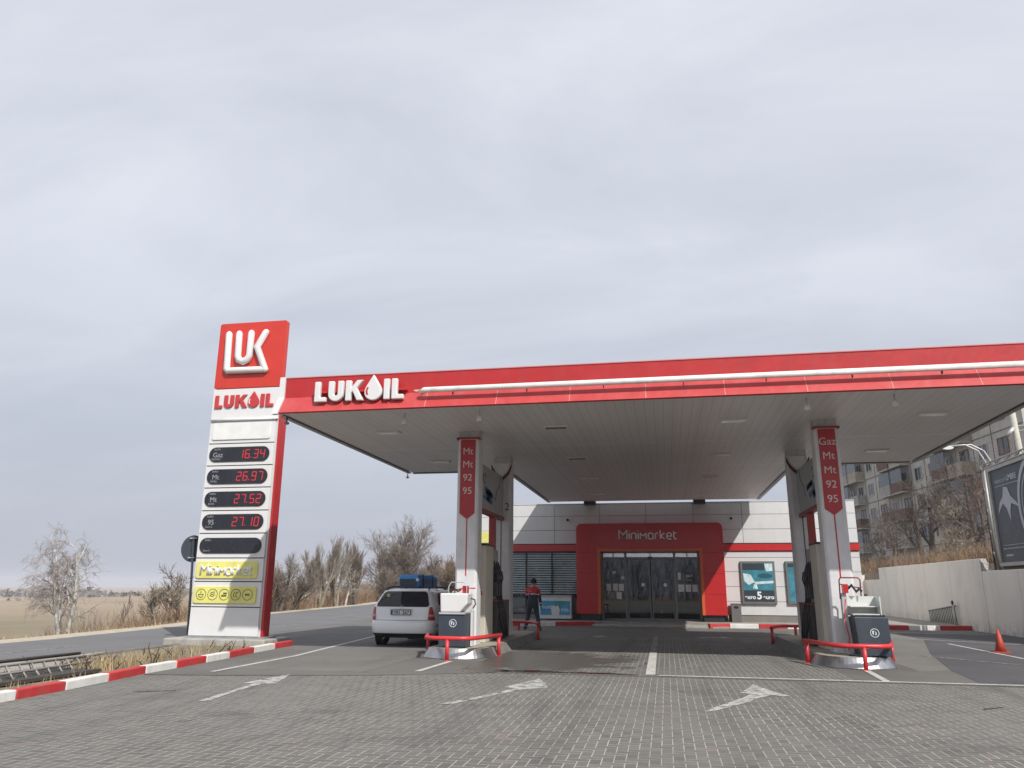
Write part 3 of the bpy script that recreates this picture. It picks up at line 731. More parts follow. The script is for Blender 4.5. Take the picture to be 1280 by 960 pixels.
def hangsign(cx, label):
    t = thing('hanging_sign', (cx, 20.3, 3.4), label, 'sign', 'boards hanging between the columns')
    MB().box(cx-.05, cx+.05, 18.5, 21.98, 3.45, 4.6).build('board', mat('board grey', (.36, .37, .37), .45, dirt=.2), t)
    MB().box(cx-.09, cx+.09, 18.5, 21.98, 3.36, 3.45).build('red_edge', mat('dull red', (.25, .025, .025), .5), t)
    b = MB(); rnd = random.Random(4)
    for s in (-1, 1):
        X = cx+s*.052
        for k in range(7):
            y = 19.0+rnd.random()*.9; z = 3.7+rnd.random()*.35
            b.add([(X, y, z), (X, y+.5+.5*rnd.random(), z-.08), (X, y+.8, z+.06), (X, y+.1, z+.12)], [(0, 1, 2, 3)])
    b.build('blue_picture', mat('print blue', (.03, .13, .25), .5), t)
    b = MB()
    for s in (-1, 1):
        X = cx+s*.053; pts = [(X, 19.6+.2*math.cos(R(a)), 4.25+.12*math.sin(R(a))) for a in range(30, 330, 25)]; b.tube(pts, .012, 5)
        b.tube([(X, 20.9, 3.8), (X, 21.1, 4.1), (X, 21.5, 4.3), (X, 21.6, 4.6)], .01, 5)
    b.build('line_print', mat('dark print', (.08, .1, .1), .5), t)
    return t
hangsign(LXC, 'grey advertising board between the left columns, above the number 2 pump')
hangsign(RXC, 'grey advertising board between the right columns, under the Gaz column')

# ------------------------------------------------------------------ service points in front of the columns
def emblem(cx, y, z, r, parent):
    b = MB().ring((cx, y, z), r, r*.14, 'y', .004)
    b.prism([(cx-.55*r, z+.45*r), (cx-.1*r, z+.5*r), (cx-.2*r, z), (cx-.3*r, z-.55*r), (cx-.5*r, z-.2*r)], 'y', y, y+.004)
    b.tube([(cx, y, z+.3*r), (cx+.3*r, y, z+.1*r), (cx+.3*r, y, z-.4*r), (cx+.1*r, y, z-.45*r), (cx+.1*r, y, z-.1*r)], .007, 5)
    b.build('round_emblem', mat('emblem white', (.62, .64, .66), .5), parent)
t = thing('service_bin', (-4.7, 17.3, .2), 'dark bin with a white bucket on top, in front of the left fuel column', 'service bin', 'service bins in front of the fuel columns')
MB().prism([(-5.0, .22), (-4.38, .22), (-4.37, .93), (-5.03, .93)], 'y', 17.22, 17.72).build('body', NAVY, t, bevel=.015)
MB().prism([(-4.97, .95), (-4.53, .95), (-4.36, 1.12), (-4.35, 1.36), (-4.99, 1.36)], 'y', 17.2, 17.68).build('white_bucket', WHITE2, t, bevel=.03)
MB().box(-5.0, -4.4, 17.19, 17.7, .91, .95).build('rim', LGREY, t)
emblem(-4.68, 17.214, .72, .085, t)
MB().box(-4.36, -4.31, 17.55, 17.7, .22, .98).build('stand', WHITE2, t)
b = MB().tube([(-4.86, 17.45, 1.36), (-4.86, 17.45, 1.5), (-4.8, 17.45, 1.6), (-4.5, 17.45, 1.6), (-4.44, 17.45, 1.52), (-4.44, 17.45, 1.36)], .012, 8)
b.build('hoop_handle', LGREY, t)
MB().box(-4.55, -4.43, 17.5, 17.62, 1.34, 1.52).tube([(-4.78, 17.5, 1.42), (-4.5, 17.5, 1.47), (-4.25, 17.52, 1.47)], .014, 6).build('squeegee', RED, t)
MB().tube([(-4.8, 17.4, 1.38), (-4.72, 17.38, 1.46), (-4.62, 17.38, 1.4), (-4.55, 17.4, 1.44)], .018, 6).build('cloth', BLK, t)
MB().tube([(-4.36, 17.5, 1.25), (-4.26, 17.5, 1.22), (-4.24, 17.5, 1.12), (-4.3, 17.5, 1.03)], .014, 6).build('hose_loop', BLK, t)

t = thing('service_bin', (4.0, 17.2, .2), 'dark bin with a pale tray and red hoop, before the right fuel column', 'service bin', 'service bins in front of the fuel columns')
MB().prism([(3.72, .22), (4.32, .22), (4.30, .96), (3.66, .96)], 'y', 17.1, 17.62).build('body', NAVY, t, bevel=.015)
MB().box(3.7, 4.26, 17.14, 17.6, .96, 1.0).build('rim', DARK, t)
MB().box(3.66, 4.2, 17.58, 17.62, .98, 1.36).box(3.68, 4.18, 17.2, 17.6, .99, 1.02).box(3.66, 4.2, 17.3, 17.6, 1.15, 1.17).build('tray', mat('pale tray', (.6, .62, .6), .35), t)
MB().box(4.2, 4.22, 17.2, 17.62, .98, 1.36).build('side_glass', mat('clear side', (.55, .6, .57), .2), t)
emblem(4.02, 17.094, .66, .085, t)
MB().box(3.55, 3.64, 17.5, 17.66, .22, 1.42).build('stand', LGREY, t)
MB().tube([(3.52, 17.5, 1.3), (3.53, 17.5, 1.68), (3.56, 17.5, 1.73), (3.9, 17.5, 1.73), (3.94, 17.5, 1.68), (3.93, 17.5, 1.36)], .014, 8).tube([(3.53, 17.5, 1.6), (3.93, 17.5, 1.52)], .01, 6).build('hoop_handle', mat('dull hoop red', (.2, .03, .03), .5), t)
MB().box(3.58, 3.68, 17.44, 17.58, 1.42, 1.6).build('squeegee', RED, t)
MB().tube([(3.68, 17.5, 1.5), (3.76, 17.48, 1.58), (3.84, 17.48, 1.45), (3.9, 17.5, 1.5), (3.96, 17.5, 1.46)], .022, 6).build('hose_loop', BLK, t)
MB().tube([(3.6, 17.42, 1.3), (3.55, 17.4, .9), (3.6, 17.4, .55), (3.55, 17.35, .3)], .012, 6).build('cord', RED, t)
MB().tube([(3.5, 17.1, .23), (3.6, 17.0, .24), (3.75, 16.98, .23), (3.9, 17.02, .22)], .012, 6).build('floor_hose', BLK, t)

# ------------------------------------------------------------------ totem price sign
YT = 19.2
tot = thing('price_sign', (-11.38, YT+.2, -.1), 'tall red and white price pylon beside the road, with red digital fuel prices', 'price sign')
MB().box(-12.85, -10.0, YT-.42, YT+.95, -.15, .17).build('plinth', CONC, tot, bevel=.03)
MB().box(-12.5, -10.22, YT-.06, YT+.62, .14, .21).build('base_frame', GREY, tot)
MB().box(-12.4, -10.38, YT+.05, YT+.40, .2, 6.9).build('body', mat('body grey', (.55, .55, .55), .4, dirt=.1), tot)
MB().prism(rrect(-12.42, -10.32, 6.9, 8.86, .07), 'y', YT-.02, YT+.13).build('top_board', mat('top red', (.56, .035, .02), .38, var=.05, coat=.2), tot, bevel=.012)
MB().box(-10.375, -10.32, YT+.06, YT+.40, .2, 6.88).build('side_strip', RED, tot)
MB().prism(rrect(-12.42, -10.38, 5.97, 6.885, .01), 'y', YT-.01, YT+.05).build('word_board', WHITE2, tot, bevel=.008)
MB().tube([(-12.40, YT-.02, 5.985), (-10.40, YT-.02, 5.985)], .04, 8).build('rib', WHITE2, tot)
letters(.37, -12.33, 6.33, YT-.055, .045, mat('word red', (.50, .04, .045), .4), tot, gap=.11, mi=WHITE2, bev=.01, sx=1.14)
# the mark on top
b = MB()
def rib(b, pts, r=.095):
    P = [Vector((x, YT-.075, z)) for x, z in pts]; d0 = (P[0]-P[1]).normalized(); d1 = (P[-1]-P[-2]).normalized()
    b.tube([P[0]+d0*r, P[0]+d0*r*.7]+P+[P[-1]+d1*r*.7, P[-1]+d1*r], [r*.3, r*.72]+[r]*len(P)+[r*.72, r*.3], 12)
rib(b, [(-12.08, 8.50), (-12.05, 7.47), (-12.0, 7.41), (-10.86, 7.40)])
rib(b, [(-11.76, 8.5), (-11.74, 7.83), (-11.69, 7.72), (-11.56, 7.66), (-11.43, 7.72), (-11.38, 7.83), (-11.38, 8.5)])
rib(b, [(-10.93, 8.5), (-11.16, 8.08), (-10.86, 7.40)])
b.build('logo_strokes', WHITE2, tot)
rows = [(5.33, 5.95), (4.71, 5.315), (4.1, 4.695), (3.48, 4.085), (2.87, 3.465), (2.22, 2.855), (1.61, 2.205), (.96, 1.595), (.22, .945)]
for k, (za, zb) in enumerate(rows):
    MB().box(-12.41, -10.43, YT-.005, YT+.05, za, zb-.012).build('panel', WHITE2, tot, bevel=.004)
MB().box(-12.4, -10.45, YT+.02, YT+.05, .22, 5.96).build('joint_backing', SEAM, tot)
MB().prism(rrect(-12.31, -10.55, 5.42, 5.90, .06), 'y', YT-.035, YT-.006).build('blank_board', mat('blank board', (.72, .72, .70), .4), tot, bevel=.01)
SEG = {'0': 'abcdef', '1': 'bc', '2': 'abged', '3': 'abgcd', '4': 'fgbc', '5': 'afgcd', '6': 'afgedc', '7': 'abc', '9': 'abcdfg'}
def seg7(txt, xr, zc, h, y, parent):
    w = h*.52; x = xr; b = None
    for ch in reversed(txt):
        b = MB()
        if ch == '.':
            x += w*.05; b.box(x-.022, x, y-.004, y, zc-h/2, zc-h/2+.03).build('decimal_point', LED, parent); x -= .07; continue
        s = SEG[ch]; L, Rr, T, B, M = x-w, x, zc+h/2, zc-h/2, zc; e = .013; sk = .02
        P = {'a': ((L+sk, T), (Rr+sk, T)), 'b': ((Rr+sk, T), (Rr+sk/2, M)), 'c': ((Rr+sk/2, M), (Rr, B)), 'd': ((L, B), (Rr, B)), 'e': ((L+sk/2, M), (L, B)), 'f': ((L+sk, T), (L+sk/2, M)), 'g': ((L+sk/2, M), (Rr+sk/2, M))}
        for q in s:
            (ax, az), (bx, bz) = P[q]; n_ = 4
            for i in range(n_):     # rows of small light points
                f0, f1 = (i+.08)/n_, (i+.92)/n_
                p0, p1 = (ax+(bx-ax)*f0, az+(bz-az)*f0), (ax+(bx-ax)*f1, az+(bz-az)*f1)
                if abs(ax-bx) > abs(az-bz): b.prism([(p0[0], p0[1]-e), (p1[0], p1[1]-e), (p1[0], p1[1]+e), (p0[0], p0[1]+e)], 'y', y-.004, y)
                else: b.prism([(p0[0]-e, p0[1]), (p0[0]+e, p0[1]), (p1[0]+e, p1[1]), (p1[0]-e, p1[1])], 'y', y-.004, y)
        b.build('price_digit', LED, parent); x -= w+.075
price = ['16.34', '26.97', '27.52', '27.10', None]
names = [('AUTO', 'Gaz', 'PROPAN'), ('EURO', 'Mt', 'DIESEL'), ('EURO', 'Mt', 'EKTO'), ('EURO', '95', 'Euro-5'), ('EURO', '', 'Euro-5')]
for k in range(5):
    za, zb = rows[1+k]; zc = (za+zb)/2-.005
    dsp = MB().prism(rrect(-12.34, -10.53, zc-.205, zc+.205, .20, 8), 'y', YT-.03, YT-.006).build('display', DISP, tot, bevel=.006)
    if price[k]: seg7(price[k], -10.68, zc, .225, YT-.031, dsp)
    a, m_, c = names[k]
    text(a, .07, -12.1, YT-.031, zc+.12, FNT, dsp, 'small_print', .001, align='CENTER')
    if m_: text(m_, .19, -12.07, YT-.031, zc-.075, FNT, dsp, 'fuel_name', .001)
    text(c, .07, -12.12, YT-.031, zc-.155, FNT, dsp, 'small_print', .001)
# stroke-built shop name, rounded letters
GL = {
 'M': ([[(0, 0), (0, 1), (.35, .5), (.7, 1), (.7, 0)]], .7), 'i': ([[(0, 0), (0, .68)], [(0, .88), (0, .97)]], 0.),
 'n': ([[(0, 0), (0, .68)], [(0, .62), (.15, .68), (.33, .68), (.42, .58), (.42, 0)]], .42),
 'm': ([[(0, 0), (0, .66), (.26, .36), (.52, .66), (.52, 0)]], .52),
 'a': ([[(.42, .68), (.42, 0)], [(.42, .6), (.3, .68), (.12, .68), (0, .55), (0, .12), (.12, 0), (.3, 0), (.42, .1)]], .42),
 'r': ([[(0, 0), (0, .68)], [(0, .56), (.12, .68), (.27, .68)]], .27), 'k': ([[(0, 0), (0, 1)], [(.36, .68), (.02, .34), (.38, 0)]], .38),
 'e': ([[(0, .34), (.42, .34), (.42, .54), (.3, .68), (.12, .68), (0, .54), (0, .14), (.12, 0), (.38, 0)]], .42),
 't': ([[(0, .92), (0, .12), (.1, 0), (.24, 0)], [(-.06, .68), (.22, .68)]], .24)}
def minimarket(xc, z, h, y, r, m, parent, name='shop_name', gap=.2, width=None):
    seq = 'Minimarket'; tw = sum(GL[c][1] for c in seq)+gap*(len(seq)-1); k = (width/(tw)) if width else h; x = xc-tw*k/2
    for c in seq:
        st, w = GL[c]; b = MB()
        for s in st: b.tube([(x+u*k, y, z+v*h) for u, v in s], r, 7)
        b.build(name, m, parent); x += (w+gap)*k
yb_ = MB().prism(rrect(-12.36, -10.57, 1.68, 2.12, .07), 'y', YT-.04, YT-.006).build('name_board', YEL, tot, bevel=.008)
minimarket(-11.46, 1.77, .25, YT-.045, .026, WHITE2, yb_, 'shop_letter', width=1.5)
ib = MB().prism(rrect(-12.36, -10.55, 1.04, 1.47, .07), 'y', YT-.04, YT-.006).build('service_board', YEL, tot, bevel=.008)
INK = mat('dark ink', (.10, .09, .03), .6)
for k in range(5):
    cx = -12.13+k*.335; b = MB().ring((cx, YT-.046, 1.265), .145, .013, 'y', .004); z = 1.265; y = YT-.044
    q = lambda pts, r=.008: b.tube([(cx+u, y, z+v) for u, v in pts], r, 5)
    if k == 0: q([(-.07, 0), (-.05, -.06), (0, -.075), (.05, -.06), (.07, 0), (-.07, 0)]); q([(-.02, .03), (.0, .06), (-.01, .09)])
    if k == 1: q([(-.08, -.02), (0, -.05), (.08, .0)]); q([(-.07, .02), (.02, .0), (.06, .05)]); q([(-.05, .05), (.05, .07)])
    if k == 2: b.box(cx-.08, cx+.07, y-.003, y+.003, z-.05, z-.01); b.box(cx-.03, cx+.08, y-.003, y+.003, z+.01, z+.05)
    if k == 3: q([(-.02, .07), (-.06, .03), (-.06, -.04), (-.02, -.07)]); q([(.06, .06), (.02, .06), (0, 0), (.02, -.06), (.06, -.06)])
    if k == 4: pass
    b.build('service_icon', INK, ib)
    if k == 4: text('wc', .12, cx, YT-.045, 1.235, INK, ib, 'icon_text', .002, bold=.003)

# round road sign seen from behind
t = thing('road_sign', (-13.3, 20.5, 0), 'round road sign seen from behind on a grey pole, left of the price pylon', 'road sign')
MB().tube([(-13.25, 20.5, -.05), (-13.4, 20.5, 2.9)], .035, 10).build('pole', mat('pole grey', (.16, .17, .18), .5, .3), t)
MB().disc((-13.42, 20.54, 2.52), .38, 'y', .02, 32).build('disc', mat('sign back', (.045, .06, .075), .5), t)
for z in (2.25, 2.8): MB().box(-13.5, -13.3, 20.46, 20.54, z, z+.03).build('clamp', LGREY, t)

# ------------------------------------------------------------------ shop
FY = 34.8
shop = thing('shop_building', (0, FY+4, .15), 'low white shop building with a red portal and sliding doors, under the canopy', 'shop')
SX0, SX1 = -8.5, 7.93
b = MB()
b.box(SX0, -3.6, FY+.02, FY+.12, .15, .36).build('base_band', mat('base grey', (.2, .19, .175), .8, dirt=.3), shop)
MB().box(2.2, SX1, FY+.02, FY+.12, .15, .4).build('base_band', mat('base grey', (.2, .19, .175), .8, dirt=.3), shop)
zs = [5.13, 4.6, 3.97, 3.38]
xs = [SX0, -7.1, -4.84, -2.81, -.77, 1.27, 3.32, 5.6, SX1]
for i in range(3):
    for a, c in zip(xs, xs[1:]):
        MB().box(a+.008, c-.008, FY+.0, FY+.06, zs[i+1]+.008, zs[i]-.008).build('cladding_panel', WHITE, shop)
zs2 = [3.03, 2.78, 2.19, 1.58, .97, .42]
for i in range(5):
    MB().box(2.2, SX1-.01, FY+.0, FY+.06, zs2[i+1]+.008, zs2[i]-.008).build('cladding_panel', WHITE, shop)
MB().box(SX0, SX1, FY+.06, FY+.12, 3.2, 5.12).build('wall_front', SEAM, shop); MB().box(2.2, SX1, FY+.06, FY+.12, .4, 3.2).build('wall_front', SEAM, shop)
for q in ((SX0, SX0+.15, FY+.12, 43.84, .15, 5.12), (SX1-.15, SX1, FY+.12, 43.84, .15, 5.12), (SX0, SX1, 43.85, 44, .15, 5.12)): MB().box(*q).build('outer_wall', WHITE, shop)
MB().box(SX0, SX1, FY+.12, 44, 5.0, 5.12).build('roof', GREY, shop)
MB().box(SX0, SX1, FY-.02, FY+.14, 5.13, 5.16).build('roof_cap', WHITE, shop)
MB().box(SX0-.01, SX1+.01, FY-.06, FY+.02, 3.06, 3.34).build('red_band', RED, shop)
MB().box(SX0-.01, SX1+.01, FY-.03, FY+.02, 3.34, 3.375).build('band_dark_line', DARK, shop)  # solid dark strip along the top edge of the red band
# left glazing with blinds
AL = mat('dark aluminium', (.05, .052, .056), .4, .5)
ALL = mat('grey aluminium', (.2, .205, .21), .4, .5)
GLW = glassmat('window glass', (.9, .93, .93), .35)
mull = [SX0+.1, -7.2, -6.13, -4.97, -3.75]
for a, c in zip(mull, mull[1:]):
    wd = MB().box(a-.03, a+.03, FY, FY+.08, .36, 3.05).box(c-.03, c+.03, FY-.001, FY+.079, .36, 3.05).box(a, c, FY+.002, FY+.078, 2.98, 3.05).box(a, c, FY+.002, FY+.078, .36, .42).build('window', AL, shop)
    MB().box(a+.03, c-.03, FY+.035, FY+.045, .42, 2.98).build('pane', GLW, wd)
    bl = MB()
    z = 2.93
    while z > 1.15: bl.add([(a+.03, FY+.06, z), (c-.03, FY+.06, z), (c-.03, FY+.09, z+.055), (a+.03, FY+.09, z+.055)], [(0, 1, 2, 3)]); z -= .1
    bl.build('blind', mat('blind slats', (.88, .92, .92), .4), wd)
b = MB().box(SX0+.2, -3.7, FY+.5, FY+.55, .15, 1.05); b.build('low_partition', mat('pale partition', (.4, .42, .42), .6), shop)
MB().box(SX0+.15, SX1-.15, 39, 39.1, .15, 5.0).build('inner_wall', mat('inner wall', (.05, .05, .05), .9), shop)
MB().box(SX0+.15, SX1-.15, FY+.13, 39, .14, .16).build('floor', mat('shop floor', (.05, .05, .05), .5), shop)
b = MB(); rnd = random.Random(3)
for sx in (-7.2, -5.4, -2.2, .9):
    for k in range(5):
        z = .5+k*.45; b.box(sx, sx+1.2, 37.5, 37.9, z, z+.03)
b.build('shelves', GREY, shop)
b = MB()
for sx in (-7.2, -5.4, -2.2, .9):
    for k in range(5):
        for q in range(8):
            z = .53+k*.45; b.box(sx+q*.15, sx+q*.15+.1, 37.52, 37.7, z, z+.12+.2*rnd.random(), rnd.randrange(3))
b.build('goods', [mat('goods red', (.3, .05, .04), .5), mat('goods blue', (.05, .1, .25), .5), mat('goods tan', (.35, .28, .15), .5)], shop)['kind'] = 'stuff'
# portal
YPF = 34.0
PX0, PX1, PT = -3.78, 2.42, 4.2
OX0, OX1, OT = -2.78, 1.44, 3.03
def portal_shell():
    b = MB(); r = .22
    out = [(PX0, .42), (PX0, PT-r)] + [(PX0+r-r*math.cos(R(a)), PT-r+r*math.sin(R(a))) for a in (22, 45, 67)] + [(PX0+r, PT), (PX1-r, PT)] + [(PX1-r+r*math.sin(R(a)), PT-r+r*math.cos(R(a))) for a in (22, 45, 67)] + [(PX1, PT-r), (PX1, .42)]
    pts = out + [(OX1, .42), (OX1, OT), (OX0, OT), (OX0, .42)]
    b.prism(pts, 'y', YPF, FY+.0); return b.build('portal', RED, shop, bevel=.01)
po = portal_shell()
MB().box(OX0-.1, OX0+.02, YPF-.012, FY-.01, .42, OT+.1).box(OX1-.02, OX1+.1, YPF-.012, FY-.01, .42, OT+.1).box(OX0+.02, OX1-.02, YPF-.012, FY-.01, OT-.02, OT+.1).build('portal_lining', ORG, po)
b = MB()
for z in (1.25, 2.1, 2.95): b.box(PX0-.002, OX0-.1, YPF-.003, YPF, z, z+.012).box(OX1+.1, PX1+.002, YPF-.003, YPF, z, z+.012)
b.build('portal_seam', mat('seam red', (.12, .008, .01), .6), po)
for xa, xb in ((PX0+.15, OX0-.03), (OX1+.03, PX1-.12)): MB().box(xa, xb, YPF+.1, FY, .15, .42).build('portal_foot', DARK, po)
minimarket(-.7, 3.52, .37, YPF-.025, .027, mat('letter grey white', (.85, .84, .83), .4), po, 'shop_letter', width=2.42)
# door front
DY = FY+.02
GLD = glassmat('door glass', (.16, .17, .18), .95)
fr = MB().box(OX0, OX1, DY, DY+.12, 2.72, 2.8).box(OX0, OX1, DY, DY+.12, 2.97, 3.03).box(OX0, OX1, DY, DY+.12, .15, .22)
for x in (OX0+.04, -1.72, .38, OX1-.04): fr.box(x-.05, x+.05, DY-.002, DY+.122, .15, 3.0)
for x in (-2.25, -.65, .92): fr.box(x-.02, x+.02, DY+.004, DY+.11, 2.8, 2.97)
fr = fr.build('door_frame', ALL, shop)
MB().box(OX0, OX1, DY+.06, DY+.065, 2.8, 2.97).build('transom_glass', mat('sky bright transom', (.9, .92, .93), .12, .6), fr)  # near-white pane colour carries the sky's reflection in the glass
MB().box(-.75, -.55, DY-.06, DY, 2.74, 2.82).build('door_sensor', DARK, fr)
for a, c, nm in ((OX0+.09, -1.77, 'side_window'), (.43, OX1-.09, 'side_window')):
    MB().box(a, c, DY+.05, DY+.06, .22, 2.72).build(nm, GLD, fr)
for a, c in ((-1.66, -.67), (-.63, .32)):
    lf = MB().box(a, a+.05, DY+.08, DY+.12, .17, 2.72).box(c-.05, c, DY+.081, DY+.119, .17, 2.72).box(a, c, DY+.082, DY+.118, .17, .24).box(a, c, DY+.082, DY+.118, 2.66, 2.72).build('sliding_door', ALL, shop)
    MB().box(a+.05, c-.05, DY+.095, DY+.105, .24, 2.66).build('pane', GLD, lf)
    MB().disc(((-1.0 if a < -1 else -.05), DY+.088, 1.63), .075, 'y', .004, 16).build('door_sticker', mat('sticker', (.8, .8, .8), .5), lf)
PAP = mat('paper', (.78, .79, .80), .7, var=.12, scale=9)
for x, z, w, h in ((-2.48, 1.52, .21, .3), (-2.19, 1.52, .21, .3), (-1.93, 1.52, .22, .3), (-2.35, 1.17, .2, .3), (-2.04, 1.17, .22, .3), (.62, 1.5, .24, .3), (.92, 1.5, .22, .3), (1.2, 1.5, .22, .3)):
    MB().box(x-w/2, x+w/2, DY+.044, DY+.049, z-h/2, z+h/2).build('notice', PAP if (x, z) != (-2.35, 1.17) else mat('tinted paper', (.3, .32, .31), .7), fr)
MB().disc((-1.86, DY+.044, 1.92), .075, 'y', .004, 16).box(-2.3, -2.15, DY+.044, DY+.048, 2.1, 2.2).box(.5, .62, DY+.044, DY+.048, 1.85, 2.15).build('sticker', PAP, fr)
text('24/7', .16, .98, DY+.046, 1.95, mat('print pale', (.85, .85, .85), .5), fr, 'opening_hours', .001, bold=.004)
text('non-stop', .075, .95, DY+.046, 1.82, mat('print pale', (.85, .85, .85), .5), fr, 'opening_hours', .001)
for x in (-6.75, -4.22, 2.85): # small wall cameras
    c_ = MB().tube([(x, FY, 4.45), (x, FY-.14, 4.42)], .03, 8).build('wall_camera', DARK, shop)
    MB().disc((x, FY-.2, 4.42), .055, 'y', .1, 12).build('camera_head', BLK, c_)
MB().box(-8.25, -7.55, FY-.05, FY-.002, 3.44, 3.92).build('yellow_board', YEL, shop)

# poster frames
BL = mat('poster teal', (.05, .22, .29), .35, var=.3, scale=4)
def poster(x0, x1, z0, z1, label, euro):
    t = thing('poster_frame', ((x0+x1)/2, FY-.05, z0), label, 'poster frame', 'poster frames on the white shop wall')
    MB().box(x0, x1, FY-.10, FY-.002, z0, z1).build('frame', mat('frame grey', (.14, .15, .15), .45), t, bevel=.01)
    p = MB().box(x0+.09, x1-.09, FY-.106, FY-.102, z0+.1, z1-.09).build('poster', BL, t)
    if euro:
        for q in ((x0+.09, x1-.42, FY-.111, FY-.107, z1-.36, z1-.09), (x0+.09, x1-.09, FY-.111, FY-.107, z0+.1, z0+.55)): MB().box(*q).build('dark_field', mat('dark blue field', (.03, .045, .06), .4), p)
        b = MB(); w = mat('pale picture', (.55, .68, .7), .4, var=.25, scale=6)
        b.prism([(x1-.42, z1-.1), (x1-.1, z1-.1), (x1-.1, z1-.4), (x1-.36, z1-.42)], 'y', FY-.112, FY-.108)
        b.prism([(x0+.1, z1-.5), (x0+.4, z1-.55), (x0+.55, z1-.85), (x0+.3, z1-.98), (x0+.12, z1-.8)], 'y', FY-.112, FY-.108)
        b.prism([(x0+.5, z1-.85), (x1-.1, z1-.8), (x1-.1, z1-.9), (x0+.6, z1-.95)], 'y', FY-.113, FY-.108)
        b.prism([(x0+.45, z0+.62), (x0+.52, z0+.8), (x0+.62, z0+.82), (x0+.66, z0+.6)], 'y', FY-.113, FY-.108)
        b.build('picture', w, p)
        MB().disc((x0+.98, FY-.113, z1-.6), .3, 'y', .004, 20, ry=.1).build('dark_shape', mat('deep teal', (.02, .09, .12), .4), p)
        Wm = mat('poster white', (.75, .77, .77), .5)
        text('5', .42, (x0+x1)/2, FY-.114, z0+.2, Wm, p, 'big_numeral', .002, bold=.012)
        text('euro', .23, x0+.33, FY-.114, z0+.2, Wm, p, 'word', .002, bold=.006); text('euro', .23, x1-.33, FY-.114, z0+.2, Wm, p, 'word', .002, bold=.006)
    else:
        MB().box(x0+.09, x1-.09, FY-.111, FY-.107, z1-.24, z1-.09).build('dark_field', mat('dark blue field', (.03, .045, .06), .4), p)
        MB().prism([(x0+.62, z0+.5), (x0+.42, z0+.8), (x0+.36, z0+1.1), (x0+.5, z0+1.2), (x0+.8, z0+1.3), (x0+.9, z0+.6)], 'y', FY-.113, FY-.108).build('white_figure', mat('poster white', (.75, .77, .77), .5), p)
poster(3.1, 4.5, .88, 2.62, 'framed teal poster reading euro 5 euro, left one on the sunny shop wall', True)
poster(4.93, 6.33, .88, 2.62, 'framed teal poster partly hidden behind the right pump, right of the euro 5 poster', False)
t = thing('litter_bin', (2.82, 34.5, .15), 'slim grey litter bin with a dark round opening, right of the red portal', 'litter bin')
MB().box(2.6, 3.0, 34.35, 34.7, .15, .88).build('body', mat('bin grey', (.17, .17, .165), .45, .3), t, bevel=.012)
MB().disc((2.8, 34.343, .74), .1, 'y', .01, 20, ry=.055).build('opening', BLK, t)
MB().box(2.58, 3.02, 34.33, 34.72, .88, .9).build('lid', GREY, t)
# small thing beside it
t = thing('fire_hydrant', (2.45, 34.4, .15), 'small dark standpipe tap between the red portal and the litter bin', 'tap')
MB().tube([(2.46, 34.4, .15), (2.46, 34.4, .42)], .03, 8).build('standpipe', mat('old brass', (.2, .15, .08), .5, .5), t)
MB().tube([(2.46, 34.4, .38), (2.36, 34.38, .38), (2.33, 34.36, .28)], .022, 8).tube([(2.41, 34.4, .44), (2.51, 34.4, .44)], .015, 6).build('valve', DARK, t)
t.name = 'standpipe_tap'
# freezer chest with a fruit drink advert, in front of the glazing
t = thing('chest_freezer', (-4.74, 34.3, .16), 'white chest freezer with a blue fruit and milk picture, below the shop windows', 'freezer')
MB().box(-5.42, -4.02, 33.95, 34.6, .2, 1.1).build('body', mat('freezer white', (.6, .62, .62), .35), t, bevel=.03)
MB().box(-5.44, -4.0, 33.93, 34.62, 1.1, 1.16).build('lid', mat('freezer lid', (.45, .47, .47), .3), t, bevel=.01)
p = MB().box(-5.36, -4.08, 33.942, 33.948, .36, .94).build('advert', mat('advert blue', (.05, .25, .42), .4, var=.5, scale=2.5), t)
MB().prism([(-4.85, .36), (-4.9, .6), (-4.8, .78), (-4.72, .7), (-4.6, .76), (-4.52, .6), (-4.55, .36)], 'y', 33.936, 33.94).build('milk_splash', mat('splash white', (.6, .62, .6), .5), p)
MB().prism([(-4.72, .82), (-4.5, .92), (-4.2, .88), (-4.4, .78), (-4.6, .74)], 'y', 33.937, 33.941).build('green_leaf', mat('leaf green', (.05, .28, .2), .5), p)
Wm = mat('poster white', (.75, .77, .77), .5)
text('Fruit&', .2, -5.07, 33.937, .62, Wm, p, 'advert_word', .001); text('Milk', .2, -4.29, 33.937, .5, Wm, p, 'advert_word', .001)
for x in (-5.35, -4.1): MB().tube([(x, 34.1, .15), (x, 34.1, .2)], .03, 8).build('foot', DARK, t)

# ------------------------------------------------------------------ right side: wall, billboard, railing, cone
b = MB()
b.box(11.4, 11.62, 46.2, 49.4, -.1, 2.02).build
w = thing('retaining_wall', (11.5, 30, 0), 'long stepped pale concrete retaining wall at the right edge of the yard', 'wall')
MB().box(11.4, 11.62, 46.1, 49.6, -.1, 2.02).build('far_section', WALLM, w)
MB().box(11.38, 11.62, 31.85, 46.1, -.1, 2.62).build('tall_section', WALLM, w, bevel=.02)
MB().prism([(31.3, 2.17), (31.85, 2.2), (31.85, 2.62), (31.75, 2.5), (31.6, 2.45), (31.5, 2.3)], 'x', 11.4, 11.6).build('broken_end', CONC, w)
MB().box(11.4, 11.62, 2, 31.85, -.1, 2.17).build('low_section', WALLM, w, bevel=.02)
MB().box(8.4, 11.4, 49.4, 49.6, -.1, 2.3).build('end_section', WALLM, w)
